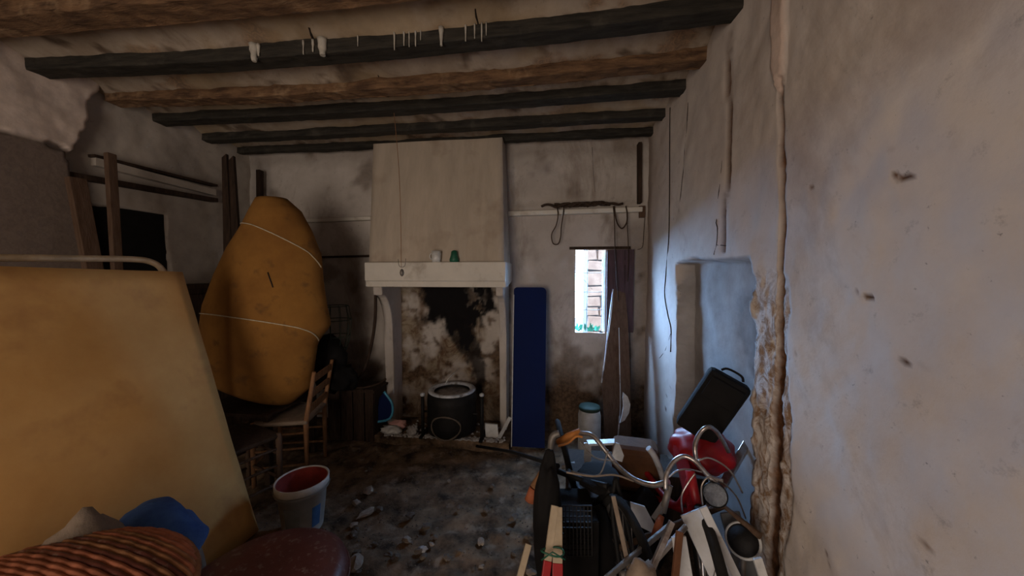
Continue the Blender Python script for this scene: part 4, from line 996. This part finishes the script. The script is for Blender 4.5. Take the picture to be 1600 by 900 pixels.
# fan of white boards
def slat(p0, p1, t0, t1, w_, mat, name, label, cat='slat', th=.012, group=None):
    A_, C_ = W(*p0, t0), W(*p1, t1); d_ = C_-A_
    if C_.z > 0: C_ = A_+d_*(A_.z/(A_.z-C_.z))
    b = B(); b.beam(C_, A_, w_, th, FW.cross(d_).normalized() if False else V((FW.x, FW.y, 0)))
    return solo(name, b, mat, label, cat, group, bevel=.002)
slat((1078,800), (1140,930), 1.30, 1.22, .075, MT['paintwhite'], 'painted_board', 'peeling white board under the headlamp, left of two')
slat((1098,792), (1165,930), 1.26, 1.20, .028, MT['paintwhite'], 'painted_board', 'narrow white slat running down right from the headlamp')
slat((1060,838), (1075,930), 1.22, 1.18, .05, MT['paintwhite'], 'painted_board', 'short white board in the middle of the pile bottom')
slat((1050,815), (1012,905), 1.22, 1.16, .02, MT['chrome'], 'metal_tube', 'bright tube slanting down left under the terracotta grip', 'tube')
slat((1072,822), (1020,880), 1.25, 1.18, .018, MT['chrome'], 'metal_tube', 'second bright tube crossing behind the short white board', 'tube')
slat((1045,822), (990,868), 1.32, 1.25, .018, MT['steel'], 'metal_tube', 'dull grey tube lying over the dark crate side', 'tube')
slat((1062,830), (1052,930), 1.15, 1.1, .022, MT['rust'], 'rusty_bar', 'rusty brown bar upright at the bottom of the pile', 'bar')
slat((958,775), (982,885), 1.30, 1.25, .016, MT['sack'], 'thin_stick', 'thin tan stick standing before the dark bicycle', 'stick')
b = B(); q = [W(a, c, 1.5) for a, c in ((985,785), (1008,792), (1024,822), (1018,832), (990,818))]; b.prism(q, FW*.008); solo('white_plastic_sheet', b, MT['paintwhite'], 'white plastic flap left of the terracotta grip', 'plastic')
# round lamp bottom right
rl = thing('round_lamp', 'dark round lamp with a pale rim at the foot of the pillar', 'lamp', V((W(1162, 850, 1.3).x, W(1162, 850, 1.3).y, 0)))
c = W(1162, 845, 1.32); R_ = Matrix.Rotation(math.radians(60), 3, 'X') @ Matrix.Identity(3)
R_ = (-ray(1162, 845)+V((-.6, 0, .3))).to_track_quat('Z', 'Y').to_matrix()
b = B(); b.lathe([(0, -.09), (.04, -.08), (.052, -.03), (.056, .01), (.04, .03), (0, .04)], c, 26, R_); part('shell', b, MT['iron'], rl)
b = B(); b.lathe([(.054, .0), (.062, .004), (.062, .012), (.054, .014), (.054, .0)], c, 26, R_); part('rim', b, MT['white'], rl, 'pale rim')
b = B(); b.tube([c-V((0, 0, .05)), V((c.x, c.y+.02, 0))], .012, 8); part('stem', b, MT['steel'], rl)
b = B(); b.lathe([(0, 0), (.08, 0), (.07, .02), (0, .025)], V((c.x, c.y+.02, 0)), 20); part('base', b, MT['iron'], rl)
slat((1140,800), (1175,930), 1.45, 1.36, .08, MT['greybox'], 'grey_board', 'dull grey board standing behind the round lamp', 'board')
slat((1183,872), (1205,940), 1.22, 1.2, .03, MT['white'], 'white_lath', 'white slat end beside the round lamp in the bottom corner')
# sack at bottom
b = B(); c = W(1000, 888, 1.12); b.blob((c.x, c.y, c.z*.5), (.085, .08, c.z*.5+.035), .1, 2, 3, flat=-c.z*.5); solo('brown_sack', b, MT['sack'], 'brown lumpy sack in front of the pile at the bottom edge', 'sack')
# black crate with grid
kr = thing('plastic_crate', 'black slatted plastic crate standing on end under the dark bicycle', 'crate', W(900, 880, 1.42))
cx0, cx1, cy0, cy1 = 878, 924, 790, 868
for i in range(9):
    px = cx0+(cx1-cx0)*i/8; b = B(); b.beam(W(px, cy0, 1.45), W(px+1, cy1, 1.42), .004, .006); part('slat', b, MT['rust'] if False else MT['iron'], kr)
for i in range(10):
    py = cy0+(cy1-cy0)*i/9; b = B(); b.beam(W(cx0, py, 1.45), W(cx1, py, 1.45), .006, .004); part('rib', b, MT['iron'], kr)
zb_ = W(900, cy1, 1.42).z; c = W(901, 830, 1.60)
b = B(); b.box((c.x, c.y, .22), (.15, .24, .44), Matrix.Rotation(YAW, 3, 'Z')); part('body', b, MT['black'], kr, bevel=.008)
# cream slats with red ends, tied
def creamslat(p0, p1, label, w_):
    t = thing('cream_stave', label, 'stave', W(*p1, 1.2), 'red-ended cream slats'); A_, C_ = W(*p0, 1.36), W(*p1, 1.22)
    M_ = A_.lerp(C_, .62); b = B(); b.beam(M_, A_, w_, .014, V((FW.x, FW.y, 0))); part('shaft', b, MT['cream'], t, bevel=.002)
    C_ = A_+(C_-A_)*(A_.z/(A_.z-C_.z)); b = B(); b.beam(C_, M_, w_*1.04, .015, V((FW.x, FW.y, 0))); part('painted_end', b, MT['red'], t, 'red painted end', bevel=.002); return M_
m1 = creamslat((867,790), (848,935), 'left cream slat with a red end leaning at the pile front', .028)
m2 = creamslat((871,792), (871,940), 'right cream slat with a red end, tied to its neighbour', .036)
b = B(); c = (m1+m2)/2+V((0, 0, .04)); b.tube([c+V((.042*math.cos(a), .02*math.sin(a), .004*math.sin(2*a))) for a in [i/20*2*math.pi for i in range(20)]], .0035, 5, closed=True); b.tube([c+V((-.04, -.02, -.02)), c+V((0, -.022, .015)), c+V((.045, -.02, -.01))], .003, 5); solo('green_twine', b, MT['green'], 'green twine tied round the two cream slats', 'twine')
slat((826,850), (806,925), 1.35, 1.28, .024, MT['cream'], 'cream_batten', 'short cream batten left of the red-ended slats', 'batten')
# black bag, terracotta bat
b = B(); c = W(856, 800, 1.55); b.blob((c.x, c.y, .36), (.065, .08, .34), .12, 2.2, 4, seed=12, flat=-.36); solo('black_umbrella_bag', b, MT['black'], 'narrow black bag standing left of the slatted crate', 'bag')
bt = thing('wooden_bat', 'wooden handle with a terracotta grip hanging at the left of the pile', 'tool handle', W(838, 790, 1.6))
b = B(); b.tube([W(858, 722, 1.62), W(835, 762, 1.6)], [.018, .022], 10); part('shaft', b, MT['wood_chair'], bt)
b = B(); b.tube([W(835, 762, 1.6), W(828, 782, 1.6)], [.023, .026], 10); part('grip', b, MT['terra'], bt, 'terracotta end')
b = B(); b.tube([W(858, 722, 1.64), W(866, 735, 1.75)], [.02, .012], 8); part('bracket', b, MT['cream'], bt, 'pale bracket')
# dark clutter low in the pile
for i, (px, py, t_, r_) in enumerate(((930,800,1.62,(.10,.08,.12)), (965,790,1.7,(.12,.1,.12)), (1010,775,1.75,(.10,.10,.09)))):
    b = B(); c = W(px, py, t_); b.blob((c.x, c.y, c.z*.5), (r_[0], r_[1], c.z*.5+.04), .15, 2.4, 3, seed=20+i, flat=-c.z*.5)
    solo('dark_bundle', b, MT['black'] if i != 1 else MT['rubber'], ('black bundle behind the slatted crate', 'dull black bundle under the dark bicycle saddle', 'black bundle below the leather case')[i], 'bundle')
for o in bpy.data.objects:
    if '_loc' in o: del o['_loc']
